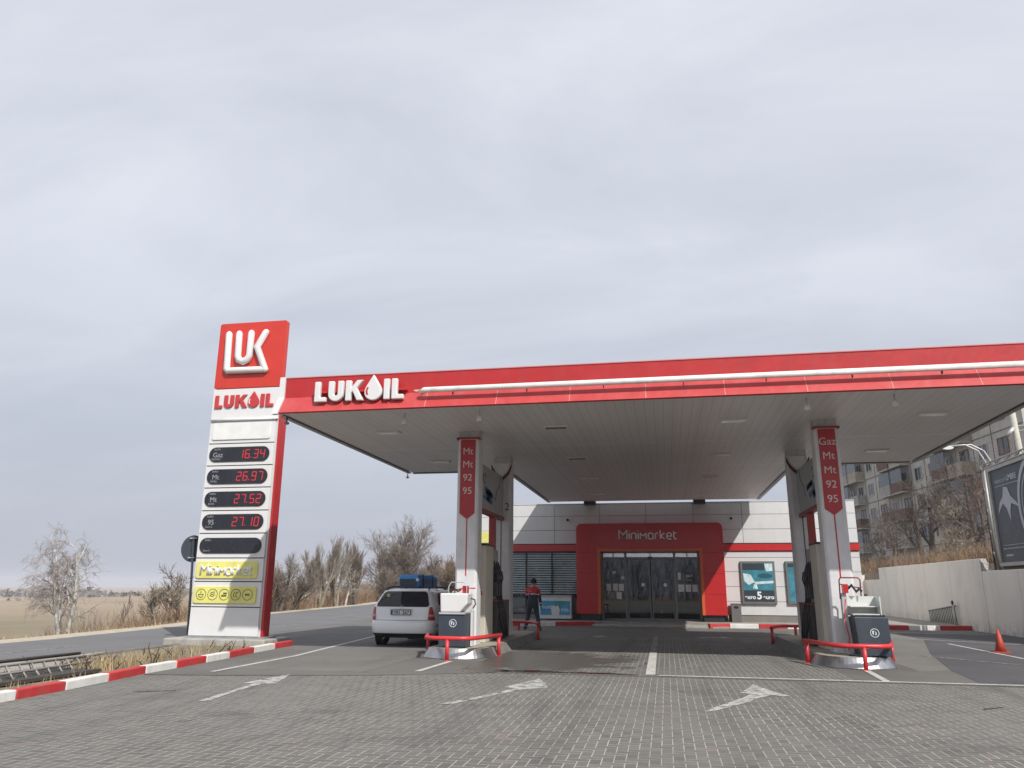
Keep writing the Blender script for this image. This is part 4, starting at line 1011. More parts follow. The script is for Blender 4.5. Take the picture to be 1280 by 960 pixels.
# billboard standing behind the wall
t = thing('billboard', (11.7, 27.5, 2.2), 'large dark grey billboard with a white bird, on steel posts above the wall', 'billboard')
ST = mat('galvanised steel', (.34, .335, .32), .5, .5, dirt=.4)
MB().box(11.56, 11.66, 24.0, 30.3, 2.4, 5.62).build('board', mat('board slate', (.055, .062, .078), .55, dirt=.15, dirtcol=(.1, .1, .11)), t)
MB().box(11.5, 11.56, 24.0, 30.4, 5.6, 5.72).box(11.5, 11.56, 24.0, 30.4, 2.3, 2.42).box(11.5, 11.56, 30.25, 30.38, 2.4, 5.6).build('border', mat('border pale', (.42, .41, .38), .6, dirt=.4), t)
MB().tube([(11.52, 30.62, 2.12), (11.52, 30.62, 5.78)], .05, 8).build('post', ST, t)
MB().tube([(11.5, 30.8, 2.12), (11.5, 30.8, 5.75)], .035, 8).build('post', mat('rusty steel', (.1, .075, .06), .7), t)
b = MB()
for k in range(5): z = 2.5+k*.75; b.tube([(11.52, 30.62, z), (11.5, 30.8, z+.35)], .02, 6)
for k in range(8): y = 30.5-k*.8; b.tube([(11.55, y, 5.75), (11.62, y-.4, 5.95), (11.55, y-.8, 5.75)], .02, 6)
b.tube([(11.6, 30.6, 5.95), (11.6, 24, 5.95)], .03, 6).tube([(11.52, 30.8, 5.75), (11.52, 24, 5.78)], .035, 6)
b.build('lattice', ST, t)
BW = mat('bird white', (.40, .42, .46), .5)
def onb(y, z): return (11.552, y, z)
b = MB(); bird = [(30.0, 4.05), (29.75, 4.45), (29.45, 4.62), (29.3, 4.95), (29.0, 4.9), (28.85, 4.6), (28.45, 4.35), (28.2, 4.12), (28.5, 4.25), (28.85, 4.35), (29.0, 4.1), (29.05, 3.75), (29.25, 4.2), (29.5, 4.4), (29.8, 4.2)]
b.prism(bird, 'x', 11.55, 11.555).build('bird', BW, t)
b = MB(); 
for r_, tk in ((1.75, .16), (1.45, .05), (1.1, .08)): b.ring((11.551, 26.6, 4.1), r_, tk, 'x', .004, 48)
for k in range(16):
    a = 2*math.pi*k/16; b.tube([(11.553, 26.6+.75*math.cos(a), 4.1+.75*math.sin(a)), (11.553, 26.6+1.08*math.cos(a), 4.1+1.08*math.sin(a))], .02, 4)
b.build('wheel_picture', BW, t)
text('Fabricat pentru', .2, 29.85, 0, 0, BW, t, 'tmp', .001) if False else None
b = MB().box(11.548, 11.552, 28.1, 29.95, 5.0, 5.02).box(11.548, 11.552, 26.0, 30.0, 2.86, 2.89).box(11.548, 11.552, 26.0, 30.0, 2.98, 3.0).box(11.548, 11.552, 29.3, 29.85, 2.62, 2.68)
b.build('printed_rule', BW, t)
text('noaptea prin', .22, 11.549, 29.45, 5.12, BW, t, 'printed_line', .001, face='-x', width=.95)
text('UMBRE', .26, 11.549, 28.55, 5.12, BW, t, 'printed_word', .001, face='-x', width=.75, bold=.008)

t = thing('steel_barrier', (11.2, 36.3, .1), 'low grey steel crowd barrier leaning by the concrete wall, near the kerb end', 'barrier')
b = MB().tube([(11.3, 38.1, .16), (11.3, 34.7, .15)], .025, 6).tube([(11.28, 38.1, .6), (11.26, 34.6, .88)], .03, 6)
for k in range(17): y = 38.0-k*.2; b.tube([(11.3, y, .16), (11.27, y, .6+.28*k/17)], .02, 5)
b.build('rails', mat('barrier grey', (.2, .21, .2), .5, .4), t)
MB().tube([(11.22, 34.75, .14), (11.2, 34.7, .95)], .035, 8).build('end_post', mat('pale post', (.55, .54, .5), .6), t)
MB().disc((11.16, 34.7, 1.0), .08, 'x', .05, 12).build('lamp', BLK, t)

t = thing('traffic_cone', (8.05, 22.0, 0), 'faded orange traffic cone standing on the dark asphalt near the wall', 'traffic cone')
b = MB().tube([(8.05, 22, .03), (8.05, 22, .26), (8.04, 22, .55)], [.13, .08, .026], 18)
b.build('cone', mat('cone orange', (.42, .055, .035), .6, dirt=.35), t)
MB().tube([(8.048, 22, .37), (8.046, 22, .43)], [.062, .052], 18, caps=False).build('stripe', mat('cone stripe', (.5, .12, .08), .5), t)
MB().prism(rrect(7.86, 8.24, 21.81, 22.19, .04), 'z', 0.004, .035).build('foot', mat('cone foot', (.4, .05, .03), .6), t)

# trellis-like drain frame lying on the verge at the left
t = thing('steel_trough_frame', (-10.6, 11.0, .05), 'rusty ladder-like metal frame lying in the verge behind the striped kerb', 'metal frame')
b = MB()
def lerp(a, c, f): return tuple(a[i]+(c[i]-a[i])*f for i in range(3))
A0, A1 = (-9.55, 8.2, .06), (-10.2, 13.0, .05); B0, B1 = (-9.75, 8.2, .32), (-10.4, 13.0, .24)
for p, q in ((A0, A1), (B0, B1), (lerp(A0, B0, .5), lerp(A1, B1, .5))): b.tube([p, q], .022, 6)
for k in range(17): f = k/16; b.tube([lerp(A0, A1, f), lerp(B0, B1, f)], .018, 5)
b.build('grid', mat('frame grey metal', (.32, .31, .29), .6, .3, dirt=.5), t)
MB().tube([(-10.0, 8.2, .36), (-10.62, 13.1, .28)], .028, 6).build('top_rail', mat('rusty dark steel', (.06, .05, .045), .8), t)
MB().box(-10.9, -9.75, 8, 12.6, .03, .08).build('bed', mat('trough bed', (.05, .045, .04), .95), t)

# street lamp and utility pole beyond the wall
t = thing('utility_pole', (17.75, 42, 3), 'pale concrete utility pole with a crossbar, above the billboard', 'pole')
MB().tube([(17.75, 42, hz(17.7, 42)-.1), (17.5, 42, 10.9)], [.16, .13], 10).build('shaft', mat('pale concrete pole', (.46, .44, .38), .8), t)
MB().tube([(17.35, 42, 9.4), (20, 41.6, 9.7)], .05, 6).tube([(17.4, 42, 9.2), (20, 41.6, 9.4)], .04, 6).tube([(17.1, 41.9, 9.0), (17.5, 42, 9.4)], .1, 6).build('crossbar', LGREY, t)
t = thing('street_lamp', (17.3, 45, 3), 'twin-armed street lamp with a curved pale arm, in the bare trees behind the billboard', 'street lamp')
za = 8.7
MB().tube([(17.35, 45, hz(17.3, 45)-.1), (17.3, 45, 6.8)], .07, 8).build('mast', LGREY, t)
for dx_ in (0, .28): MB().tube([(17.3+dx_*.5, 45, 6.5), (17.15+dx_, 45, 8.0), (16.8+dx_, 45, 8.75), (16.2+dx_, 45, 9.1), (15.4+dx_, 45, 9.05)], .04, 6).build('arm', LGREY, t)
MB().disc((15.3, 44.9, 8.95), .3, 'y', .2, 12, ry=.1).build('lamp_head', WHITE2, t)

# ------------------------------------------------------------------ the estate car
CAR = mat('silver white paint', (.78, .80, .82), .3, .0, var=.015, coat=.5)
CGL = mat('car glass', (.012, .015, .02), .06, var=.02)
TAIL = mat('tail lamp red', (.45, .02, .02), .15, coat=.5)
TAILD = mat('tail lamp dark', (.12, .012, .015), .15, coat=.5)
LV = [  # z, half width, rear y, front y, corner radius
 (.27, .79, .10, 4.10, .24), (.32, .83, .02, 4.2, .29), (.36, .845, -.01, 4.24, .30), (.45, .86, -.035, 4.26, .32), (.58, .862, -.03, 4.25, .32), (.635, .858, .0, 4.22, .3),
 (.65, .852, .045, 4.2, .26), (.75, .853, .055, 4.12, .24), (.88, .85, .07, 3.95, .23), (.96, .842, .085, 3.6, .22), (1.00, .825, .10, 3.32, .21), (1.06, .795, .13, 3.15, .2), (1.18, .745, .215, 2.85, .19),
 (1.30, .69, .31, 2.55, .18), (1.37, .65, .37, 2.38, .17), (1.40, .61, .42, 2.28, .16), (1.43, .52, .52, 2.1, .15), (1.45, .38, .75, 1.8, .12)]
def lv(z):
    for a, b_ in zip(LV, LV[1:]):
        if z <= b_[0]:
            f = max(0, (z-a[0])/(b_[0]-a[0])); return [a[i]+(b_[i]-a[i])*f for i in range(5)]
    return list(LV[-1])
def rear(s_, z, off=0.):
    """point on the body at distance s_ from the rear centre line, measured along the skin at height z"""
    _, w, yr, yf, r = lv(z); sg = 1 if s_ >= 0 else -1; a = abs(s_); fl = w-r
    crown = .05*(min(a, fl)/fl)**2
    if a <= fl: x, y, nx, ny = a, yr+crown-.05, 0, -1
    elif a <= fl+r*math.pi/2:
        t_ = (a-fl)/r; x, y = fl+r*math.sin(t_), yr+r*(1-math.cos(t_)); nx, ny = math.sin(t_), -math.cos(t_)
    else: x, y, nx, ny = w, yr+r+(a-fl-r*math.pi/2), 1, 0
    return Vector((sg*(x+nx*off), y+ny*off, z))
CO = Vector((-6.76, 19.75, 0)); car = thing('parked_car', CO, 'silver white estate car seen from behind, at the left pump with a blue roof box', 'car')
def cp(v): return tuple(Vector(v)+CO)
b = MB(); rings = []
for z, w, yr, yf, r in LV:
    ring = []
    fl = w-r; L = fl+r*math.pi/2
    ss_ = [L*k/11-0. for k in range(12)]
    half = [rear(q, z) for q in ss_]+[Vector((w, yr+r+(yf-r-yr-r)*k/10, z)) for k in range(1, 11)]+[Vector((fl+r*math.cos(R(a)), yf-r+r*math.sin(R(a)), z)) for a in (22, 45, 67, 90)]
    ring = half+[Vector((-p.x, p.y, p.z)) for p in half[::-1][:-1]]
    rings.append(ring)
n = len(rings[0]); V = [cp(p) for rg in rings for p in rg]; F = [(i*n+j, i*n+(j+1) % n, (i+1)*n+(j+1) % n, (i+1)*n+j) for i in range(len(rings)-1) for j in range(n)]
F.append([(len(rings)-1)*n+j for j in range(n)]); F.append(list(range(n))[::-1])
body = b.add(V, F, smooth=True).build('body', CAR, car)
def patch(s0, s1, z0, z1, off=.006, ns=10, nz=5, top=None, rnd_=0.):
    """patch on the skin; top=(s0,s1) narrows it upwards"""
    V = []; b = MB(); top = top or (s0, s1)
    for j in range(nz+1):
        f = j/nz; a = s0+(top[0]-s0)*f; c = s1+(top[1]-s1)*f; z = z0+(z1-z0)*f
        e = rnd_*((2*f-1)**8)
        for i in range(ns+1):
            V.append(cp(rear(a+e+(c-a-2*e)*i/ns, z, off)))
    return b.add(V, [(j*(ns+1)+i, j*(ns+1)+i+1, (j+1)*(ns+1)+i+1, (j+1)*(ns+1)+i) for j in range(nz) for i in range(ns)], smooth=True)
patch(-.735, .735, .99, 1.375, .008, 20, 14, (-.585, .585), .07).build('rear_window', CGL, car)
patch(-.69, .69, .652, .66, .006, 20, 1).build('gate_gap', SEAM, body)
patch(-.73, -.72, .66, .98, .004, 1, 3).build('gate_gap', SEAM, body); patch(.72, .73, .66, .98, .004, 1, 3).build('gate_gap', SEAM, body)
patch(-.82, .82, .272, .335, .012, 20, 2).build('rear_valance', BLK, car)
for sg in (-1, 1):
    lp = patch(sg*.70, sg*.93, .66, .99, .014, 8, 6, (sg*.745, sg*.80)).build('tail_lamp', TAIL, car)
    patch(sg*.71, sg*.90, .755, .80, .018, 6, 1).build('reversing_light', mat('lamp clear', (.5, .35, .33), .2), lp)
    # side glass in three panes, divided by pillars
    for a, c in ((1.30, 1.98), (2.04, 2.62), (2.68, 3.2)): patch(sg*a, sg*c, 1.02, 1.33, .006, 4, 4, (sg*(a-.10 if a < 1.4 else a-.12), sg*(c-.14))).build('side_window', CGL, car)
    for q in (1.0, 1.95, 2.72): patch(sg*q, sg*(q+.008), .32, 1.0, .004, 1, 6).build('door_gap', SEAM, body) if q > 1.2 else None
    patch(sg*1.05, sg*3.9, .50, .55, .008, 20, 1).build('side_moulding', mat('moulding', (.3, .31, .32), .5), car)
    for yy in (.86, 3.45):
        MB().disc(cp((sg*.838, yy, .33)), .375, 'x', sg*.03, 28).build('wheel_arch', BLK, car)
        wh = MB().disc(cp((sg*.66, yy, .31)), .31, 'x', sg*.205, 30).build('wheel', mat('tyre', (.02, .02, .021), .8, var=.2), car, bevel=.03)
        h = MB().disc(cp((sg*.865, yy, .31)), .19, 'x', sg*.008, 24)
        for k in range(7): a = 2*math.pi*k/7; h.tube([cp((sg*.875, yy+.04*math.cos(a), .31+.04*math.sin(a))), cp((sg*.872, yy+.18*math.cos(a), .31+.18*math.sin(a)))], .018, 5)
        h.build('hubcap', mat('hubcap', (.35, .36, .37), .4, .5), wh)
    MB().tube([cp((sg*.575, .50, 1.40)), cp((sg*.565, .60, 1.475)), cp((sg*.565, 1.3, 1.495)), cp((sg*.565, 2.05, 1.47)), cp((sg*.57, 2.15, 1.40))], .02, 7).tube([cp((sg*.565, 1.3, 1.40)), cp((sg*.565, 1.3, 1.47))], .014, 6).build('roof_rail', BLK, car)
    MB().box(*[q for pr in zip(cp((sg*.84, 2.75, .98)), cp((sg*1.0, 2.83, 1.10))) for q in sorted(pr)]).build('door_mirror', CAR, car, bevel=.03)
np_ = MB().box(-6.76-.27, -6.76+.27, 19.75-.030, 19.75-.018, .79, .91).build('number_plate', mat('plate frame', (.02, .02, .02), .5), car)
MB().box(-6.76-.255, -6.76-.215, 19.75-.034, 19.75-.03, .80, .90).build('blue_strip', mat('plate blue', (.02, .07, .3), .5), np_)
MB().box(-6.76-.212, -6.76+.255, 19.75-.034, 19.75-.03, .80, .90).build('plate_face', mat('plate white', (.6, .6, .6), .5), np_)
text('VRI  267', .105, -6.74, 19.75-.035, .815, BLK, np_, 'plate_text', .001, bold=.002, width=.42)
MB().box(-6.76-.3, -6.76+.3, 19.75-.036, 19.75-.0, .925, .94).build('gate_handle', mat('handle grey', (.4, .41, .42), .35), car)
MB().ring((-6.76, 19.75-.02, .975), .035, .008, 'y', .006, 18).build('round_badge', LGREY, car)
MB().tube([cp((.02, .065, 1.02)), cp((.15, .075, 1.045)), cp((.45, .095, 1.045))], .009, 5).build('wiper', BLK, car)
MB().disc(cp((-.43, .205, 1.27)), .05, 'y', .004, 16).build('window_sticker', mat('sticker yellow green', (.3, .4, .2), .5), car)
MB().tube([cp((-.45, .12, .22)), cp((-.45, -.0, .2))], .03, 8).build('exhaust', mat('exhaust', (.15, .13, .12), .5, .7), car)
MB().box(*[q for pr in zip(cp((-.6, .45, .2)), cp((.6, 3.8, .28))) for q in sorted(pr)]).build('underbody', BLK, car)
t = thing('roof_box', (-6.95, 21.2, 1.5), 'bright blue roof box with a dark rear panel, strapped on top of the silver car', 'roof box')
BB = mat('roof box blue', (.04, .27, .68), .45, var=.1)
MB().prism([(21.0, 1.49), (22.9, 1.49), (22.9, 1.72), (22.6, 1.80), (21.1, 1.82), (21.0, 1.76)], 'x', -7.28, -6.72).build('shell', BB, t, bevel=.03)
MB().box(-7.25, -6.75, 20.985, 20.998, 1.5, 1.70).build('rear_panel', mat('dark mesh', (.04, .055, .075), .6), t)
MB().box(-6.718, -6.705, 21.3, 22.7, 1.52, 1.7).build('side_panel', mat('grey blue mesh', (.07, .13, .22), .6), t)
MB().disc((-6.74, 20.97, 1.68), .045, 'y', .012, 14).build('white_tag', WHITE2, t)
for yy in (21.25, 22.4): MB().box(-7.34, -6.1, yy, yy+.04, 1.465, 1.49).build('cross_bar', BLK, t)
for yy in (21.4, 22.3): MB().tube([(-7.30, yy, 1.49), (-7.30, yy, 1.80), (-6.70, yy, 1.82), (-6.70, yy, 1.49)], .012, 5).build('strap', BLK, t)

# ------------------------------------------------------------------ the attendant
def skinned(name, verts, edges, radii, mats, rule, parent, root=0, loc=(0, 0, 0), sub=2):
    me = bpy.data.meshes.new(name); me.from_pydata(verts, edges, []); o = bpy.data.objects.new(name, me); COL.objects.link(o)
    sk = o.modifiers.new('skin', 'SKIN'); sk.use_smooth_shade = True
    for i, r in enumerate(radii):
        d = me.skin_vertices[0].data[i]; d.radius = r if isinstance(r, tuple) else (r, r); d.use_root = (i == root)
    ms = o.modifiers.new('sub', 'SUBSURF'); ms.levels = sub; ms.render_levels = sub
    dg = bpy.context.evaluated_depsgraph_get(); me2 = bpy.data.meshes.new_from_object(o.evaluated_get(dg))
    bpy.data.objects.remove(o); bpy.data.meshes.remove(me); me2.name = name
    me2.materials.clear()
    for m in mats: me2.materials.append(m)
    for p in me2.polygons: p.use_smooth = True; p.material_index = rule(p.center)
    o = bpy.data.objects.new(name, me2); link(o, parent); o.location = loc; return o
NV = mat('overall navy', (.035, .045, .07), .85, var=.2); JR = mat('jacket red', (.50, .03, .03), .8, var=.15)
RF = mat('reflective band', (.62, .60, .60), .5); SK = mat('skin', (.42, .24, .17), .6); GLV = mat('dark glove', (.03, .05, .05), .8); SHOE = mat('black shoe', (.015, .015, .015), .6)
pt = thing('person', (-4.68, 27.9, 0), 'walking attendant in red jacket and navy overalls with white bands, seen from behind', 'person')
pv = [(0, 0, .93), (0, .01, 1.1), (0, .03, 1.28), (0, .05, 1.43), (.01, .07, 1.52), (.015, .085, 1.60), (.02, .09, 1.70),
      (.10, 0, .88), (.17, .04, .49), (.24, -.06, .11), (.28, .07, .05),
      (-.10, .0, .88), (-.19, .14, .50), (-.27, .12, .12), (-.33, .26, .07),
      (.19, .04, 1.40), (.26, .0, 1.13), (.28, .09, .90), (.285, .12, .84),
      (-.19, .05, 1.40), (-.24, .06, 1.14), (-.16, .26, 1.04), (-.12, .32, 1.03)]
pe = [(0, 1), (1, 2), (2, 3), (3, 4), (4, 5), (5, 6), (0, 7), (7, 8), (8, 9), (9, 10), (0, 11), (11, 12), (12, 13), (13, 14), (3, 15), (15, 16), (16, 17), (17, 18), (3, 19), (19, 20), (20, 21), (21, 22)]
pr_ = [(.19, .14), (.185, .135), (.19, .13), (.15, .11), .055, .085, .09, .115, .082, .065, .05, .115, .082, .065, .05, .078, .058, .042, .04, .078, .058, .042, .04]
def prule(c):
    x, y, z = c
    if z > 1.52: return 3
    if abs(x) > .235 and z < 1.3:      # right arm
        if z < .89: return 4
        if .93 < z < .975: return 2
        return 0 if z < 1.22 else 1
    if y > .24 and .9 < z < 1.2: return 4
    if z > 1.27: return 1
    if z > 1.235: return 2
    if z < .10: return 5
    if .15 < z < .195 or .27 < z < .32: return 2
    return 0
bd = skinned('body', pv, pe, pr_, [NV, JR, RF, SK, GLV, SHOE], prule, pt)
# five fingers on each hand, curled, rooted inside the palm
for hx, hy, hz_, sd_ in ((.285, .12, .84, 1), (-.12, .32, 1.03, -1)):
    for k in range(5):
        o_ = (k-1.5)*.019
        if k == 4: P = [(0, 0, 0), (-.02*sd_, .035, -.02), (-.025*sd_, .05, -.05)]
        else: P = [(0, o_, 0), (.004*sd_, o_, -.05), (-.004*sd_, o_+.004, -.082+.006*abs(k-1)), (-.02*sd_, o_+.006, -.098+.006*abs(k-1))]
        skinned('finger', [(hx+a, hy+b__, hz_+c) for a, b__, c in P], [(i, i+1) for i in range(len(P)-1)], [.011]*(len(P)-1)+[.008], [GLV], lambda c: 0, bd, sub=1)
wp = Vector((-4.68, 27.9, 0))
hb = MB()
N_, M_ = 14, 9; V = []
for j in range(M_+1):
    th = math.pi*.62*j/M_
    for i in range(N_): ph = 2*math.pi*i/N_; V.append(wp+Vector((.02+.112*math.sin(th)*math.cos(ph), .085+.125*math.sin(th)*math.sin(ph), 1.685+.125*math.cos(th))))
hb.add(V, [(j*N_+i, j*N_+(i+1) % N_, (j+1)*N_+(i+1) % N_, (j+1)*N_+i) for j in range(M_) for i in range(N_)], smooth=True)
hb.build('cap', mat('black cap', (.012, .012, .013), .8), pt)
fc = MB()
for sg in (-1, 1): fc.tube([wp+Vector((.02+sg*.095, .09, 1.67)), wp+Vector((.02+sg*.108, .085, 1.655)), wp+Vector((.02+sg*.1, .09, 1.62))], .014, 6)
fc.tube([wp+Vector((.02, .175, 1.665)), wp+Vector((.02, .205, 1.635)), wp+Vector((.02, .18, 1.628))], .011, 6)
fc.build('ears_and_nose', SK, pt); 
MB().tube([wp+Vector((-.01, .178, 1.598)), wp+Vector((.02, .186, 1.595)), wp+Vector((.05, .178, 1.598))], .006, 5).build('mouth', mat('lip', (.3, .1, .09), .6), pt)
for sg in (-1, 1): MB().disc(wp+Vector((.02+sg*.033, .172, 1.675)), .012, 'y', .008, 10).build('eye', BLK, pt)
MB().box(-4.68-.16, -4.68-.02, 27.9-.115, 27.9-.112, 1.36, 1.375).build('back_print', RF, pt)

# ------------------------------------------------------------------ apartment block on the rise
bx, by = 22.9, 106.4; ex, ey = .113, -.9936; nx_, ny_ = .9936, .113   # along the front (towards us), and into the block
def Q(u, w, z): return (bx+ex*u+nx_*w, by+ey*u+ny_*w, z)
def bbox(b, u0, u1, w0, w1, z0, z1, mi=0):
    P = [Q(u0, w0, z0), Q(u1, w0, z0), Q(u1, w1, z0), Q(u0, w1, z0)]; T = [Q(u0, w0, z1), Q(u1, w0, z1), Q(u1, w1, z1), Q(u0, w1, z1)]
    return b.add(P+T, [(0, 3, 2, 1), (4, 5, 6, 7), (0, 1, 5, 4), (1, 2, 6, 5), (2, 3, 7, 6), (3, 0, 4, 7)], mi)
ap = thing('apartment_building', Q(20, 5, 5.5), 'long drab grey panel apartment block behind the bare trees on the right', 'apartment block')
bbox(MB(), -14, 42, 0, 12, 3.5, 20.0).build('wall', BLOCKM, ap)
bbox(MB(), -14.3, 42.3, -.3, 12.3, 20.0, 20.3).build('roof', GREY, ap)
b = MB()
for f in range(6): bbox(b, -14, 42, -.03, 0, 5.65+2.8*f, 5.72+2.8*f)
for k in range(18): bbox(b, -14+3.2*k, -13.94+3.2*k, -.031, 0, 4, 19.9)
b.build('panel_joint', mat('joint dark', (.12, .11, .1), .9), ap)
rnd = random.Random(11)
WF = [mat('window frame white', (.45, .45, .43), .6), mat('window frame brown', (.13, .06, .035), .7)]
PG = mat('flat window glass', (.05, .06, .075), .12)
BALC = [mat('balcony brown', (.13, .075, .055), .8, var=.2), mat('balcony grey', (.33, .32, .29), .8, var=.2), mat('balcony tan', (.36, .31, .24), .8, var=.2)]
nwin = 0
for f in range(5):
    z0 = 5.7+2.8*f
    for k in range(17):
        u = -14+3.2*k+1.6
        if (k % 4) in (1, 2):
            if nwin > 90: continue
            c = rnd.randrange(3)
            bb = bbox(bbox(bbox(MB(), u-1.4, u+1.4, -1.0, -.94, z0+.0, z0+1.05), u-1.4, u-1.35, -.94, -.03, z0, z0+1.05), u+1.35, u+1.4, -.94, -.03, z0, z0+1.05).build('balcony', BALC[c], ap)
            bbox(MB(), u-1.45, u+1.45, -1.02, -.02, z0-.12, z0).build('slab', BLOCKM, bb)
            if rnd.random() < .5:
                bbox(MB(), u-1.38, u+1.38, -.97, -.93, z0+1.05, z0+2.4).build('glazing', PG, bb)
        w = bbox(bbox(bbox(MB(), u-.8, u-.72, -.06, -.03, z0+.85, z0+2.2), u+.72, u+.8, -.06, -.03, z0+.85, z0+2.2), u-.04, u+.04, -.06, -.03, z0+.85, z0+2.2)
        bbox(bbox(w, u-.8, u+.8, -.065, -.03, z0+2.12, z0+2.22), u-.8, u+.8, -.065, -.03, z0+.8, z0+.88)
        if nwin < 100:
            w = w.build('window', WF[rnd.random() < .3], ap)
            bbox(MB(), u-.72, u+.72, -.03, -.02, z0+.88, z0+2.12).build('pane', PG, w)
            nwin += 1

# ------------------------------------------------------------------ trees (bare, early spring)
def tree(x, y, h, spread, label, seed, kind='broad', bark=None, twig=None, stems=1, levels=4, dens=1., r0=None, group=None, z=None, lean=(0, 0), name='bare_tree', tw=.012):
    rnd = random.Random(seed); z = hz(x, y) if z is None else z
    t = thing(name, (x, y, z), label, 'tree', group)
    T, C = MB(), MB()
    r0 = r0 or h*.022
    def vec(d, a, rnd):
        o = d.orthogonal().normalized(); o = Matrix.Rotation(rnd.random()*2*math.pi, 3, d) @ o
        return (d*math.cos(a)+o*math.sin(a)).normalized()
    def grow(p, d, L, r, lv):
        seg = 4 if lv < 2 else 3; pts = [p]; rs = [r]; q = p.copy(); dd = d.copy()
        for i in range(seg):
            w = .16 if lv == 0 else .26
            dd = (dd+Vector((rnd.uniform(-w, w), rnd.uniform(-w, w), rnd.uniform(-w, w)*.5 + (.06 if kind != 'birch' or lv < 2 else -.22)))).normalized()
            q = q+dd*L/seg; pts.append(q.copy()); rs.append(max(tw*.45, r*(1-.62*(i+1)/seg)))
        b = T if lv <= 1 else C
        b.tube(pts, rs, 6 if lv == 0 else (5 if lv == 1 else 3), caps=False, smooth=(lv < 2))
        if lv >= levels: return
        n = {0: 9, 1: 7, 2: 6, 3: 4, 4: 3}[lv]; n = max(2, int(n*dens+.5))
        for k in range(n):
            f = (.28 if lv == 0 else .2)+(.75)*(k+rnd.random()*.6)/n; f = min(f, .99)
            i = min(seg-1, int(f*seg)); g_ = f*seg-i; s = pts[i].lerp(pts[i+1], g_)
            a = {'broad': rnd.uniform(.45, 1.0), 'poplar': rnd.uniform(.18, .4), 'birch': rnd.uniform(.4, .9), 'bush': rnd.uniform(.35, .9)}[kind]
            axis = (pts[i+1]-pts[i]).normalized(); d2 = vec(axis, a, rnd)
            if kind == 'poplar': d2 = (d2+Vector((0, 0, .5))).normalized()
            if kind == 'broad' and lv == 0: d2 = (d2+Vector((d2.x, d2.y, 0))*.3*spread).normalized()
            L2 = L*rnd.uniform(.42, .68)*(1.12-.45*f if lv == 0 else 1)*(.66 if kind == 'birch' and lv == 0 else 1)
            if kind == 'poplar' and lv == 0: L2 *= .75
            grow(s, d2, L2, max(tw, rs[i]*rnd.uniform(.4, .6)), lv+1)
    for s in range(stems):
        if stems == 1: d = Vector((lean[0], lean[1], 1)).normalized(); st = Vector((x, y, z-.05))
        else:
            a = 2*math.pi*s/stems+rnd.random(); k = .11 if kind == 'birch' else (.12 if kind == 'poplar' else .42)
            d = Vector((k*math.cos(a)*rnd.uniform(.4, 1.2)+lean[0], k*math.sin(a)+lean[1], 1)).normalized(); st = Vector((x+.15*math.cos(a)*stems*.4, y+.15*math.sin(a), z-.05))
        grow(st, d, h*rnd.uniform(.72, .86)*(.62 if kind in ('broad', 'bush') else .9)*(1 if s == 0 else rnd.uniform(.6, .95)), r0*(1 if s == 0 else .75), 0)
    T.build('trunk', bark or BARK, t); C.build('crown', twig or TWIG, t); return t
GB = 'bare trees beyond the road'
tree(-24.4, 28.9, 5.6, 1, 'white-barked birch with several drooping stems, leftmost tree beyond the road', 21, 'birch', BIRCHM, mat('birch twigs', (.25, .22, .205), .9, var=.3), stems=4, levels=4, dens=.86, r0=.11, lean=(-.01, 0), name='birch_tree', group=GB, tw=.006)
tree(-24.0, 31.8, 2.0, 1, 'thin leafless sapling in the field between the birch and the road sign', 5, 'poplar', levels=2, name='sapling', group=GB, r0=.03)
tree(-22.7, 32.9, 3.2, 1, 'small shrubby bare tree just left of the round road sign', 31, 'bush', TWIG2, TWIG2, stems=3, levels=3, group=GB)
tree(-22.7, 34.1, 4.2, 1, 'dark slender bare tree behind the round road sign pole', 8, 'broad', stems=1, levels=3, group=GB)
tree(-23.1, 44.3, 5.0, 1, 'dense bushy bare tree immediately right of the price pylon', 12, 'bush', stems=6, levels=3, dens=1.2, group=GB, tw=.007)
tree(-23.9, 47.8, 4.3, 1, 'lower bushy bare tree, second to the right of the price pylon', 13, 'bush', stems=5, levels=3, dens=1.1, group=GB, tw=.007)
tree(-25.1, 54.5, 5.2, 1, 'upright poplar, left one of the narrow trees between pylon and car', 14, 'poplar', TWIG2, mat('poplar twigs', (.25, .22, .185), .9, var=.3), stems=5, levels=3, dens=1.5, name='poplar_tree', group=GB, r0=.12, tw=.008)
tree(-24.9, 57.2, 5.0, 1, 'upright poplar, middle one of the narrow trees between pylon and car', 15, 'poplar', TWIG2, MC['poplar twigs'], stems=4, levels=3, dens=1.5, name='poplar_tree', group=GB, r0=.12, tw=.008)
tree(-25.8, 62.9, 5.2, 1, 'upright poplar, right one of the narrow trees between pylon and car', 16, 'poplar', BARK, TWIG, stems=4, levels=3, dens=1.5, name='poplar_tree', group=GB, r0=.12, tw=.008)
tree(-25.6, 60.9, 3.6, 1, 'slim tree with one pale white trunk among the narrow trees', 17, 'birch', BIRCHM, TWIG2, levels=3, name='birch_tree', group=GB, r0=.1)
tree(-30.4, 87.5, 14.0, 1.3, 'biggest round-crowned bare tree, rising over the silver car', 19, 'bush', stems=8, levels=4, dens=1.0, group=GB, r0=.2, tw=.014)
tree(-28.0, 77.0, 5.6, 1, 'low wide bare tree just left of the car roof', 22, 'bush', stems=6, levels=3, dens=1.2, group=GB, tw=.012)
tree(-28.6, 92.7, 7.5, 1, 'brownish bare tree right behind the blue roof box', 23, 'bush', stems=6, levels=3, dens=1.3, group=GB, tw=.014)
tree(-27.7, 100.2, 8.5, 1, 'brown bare tree seen between the roof box and the left fuel column', 24, 'bush', TWIG, BRUSHM, stems=7, levels=3, dens=1.4, group=GB, tw=.014)
GR = 'bare trees in front of the apartment block'
DTWIG = mat('dark twigs', (.085, .066, .055), .95, var=.35, scale=2)
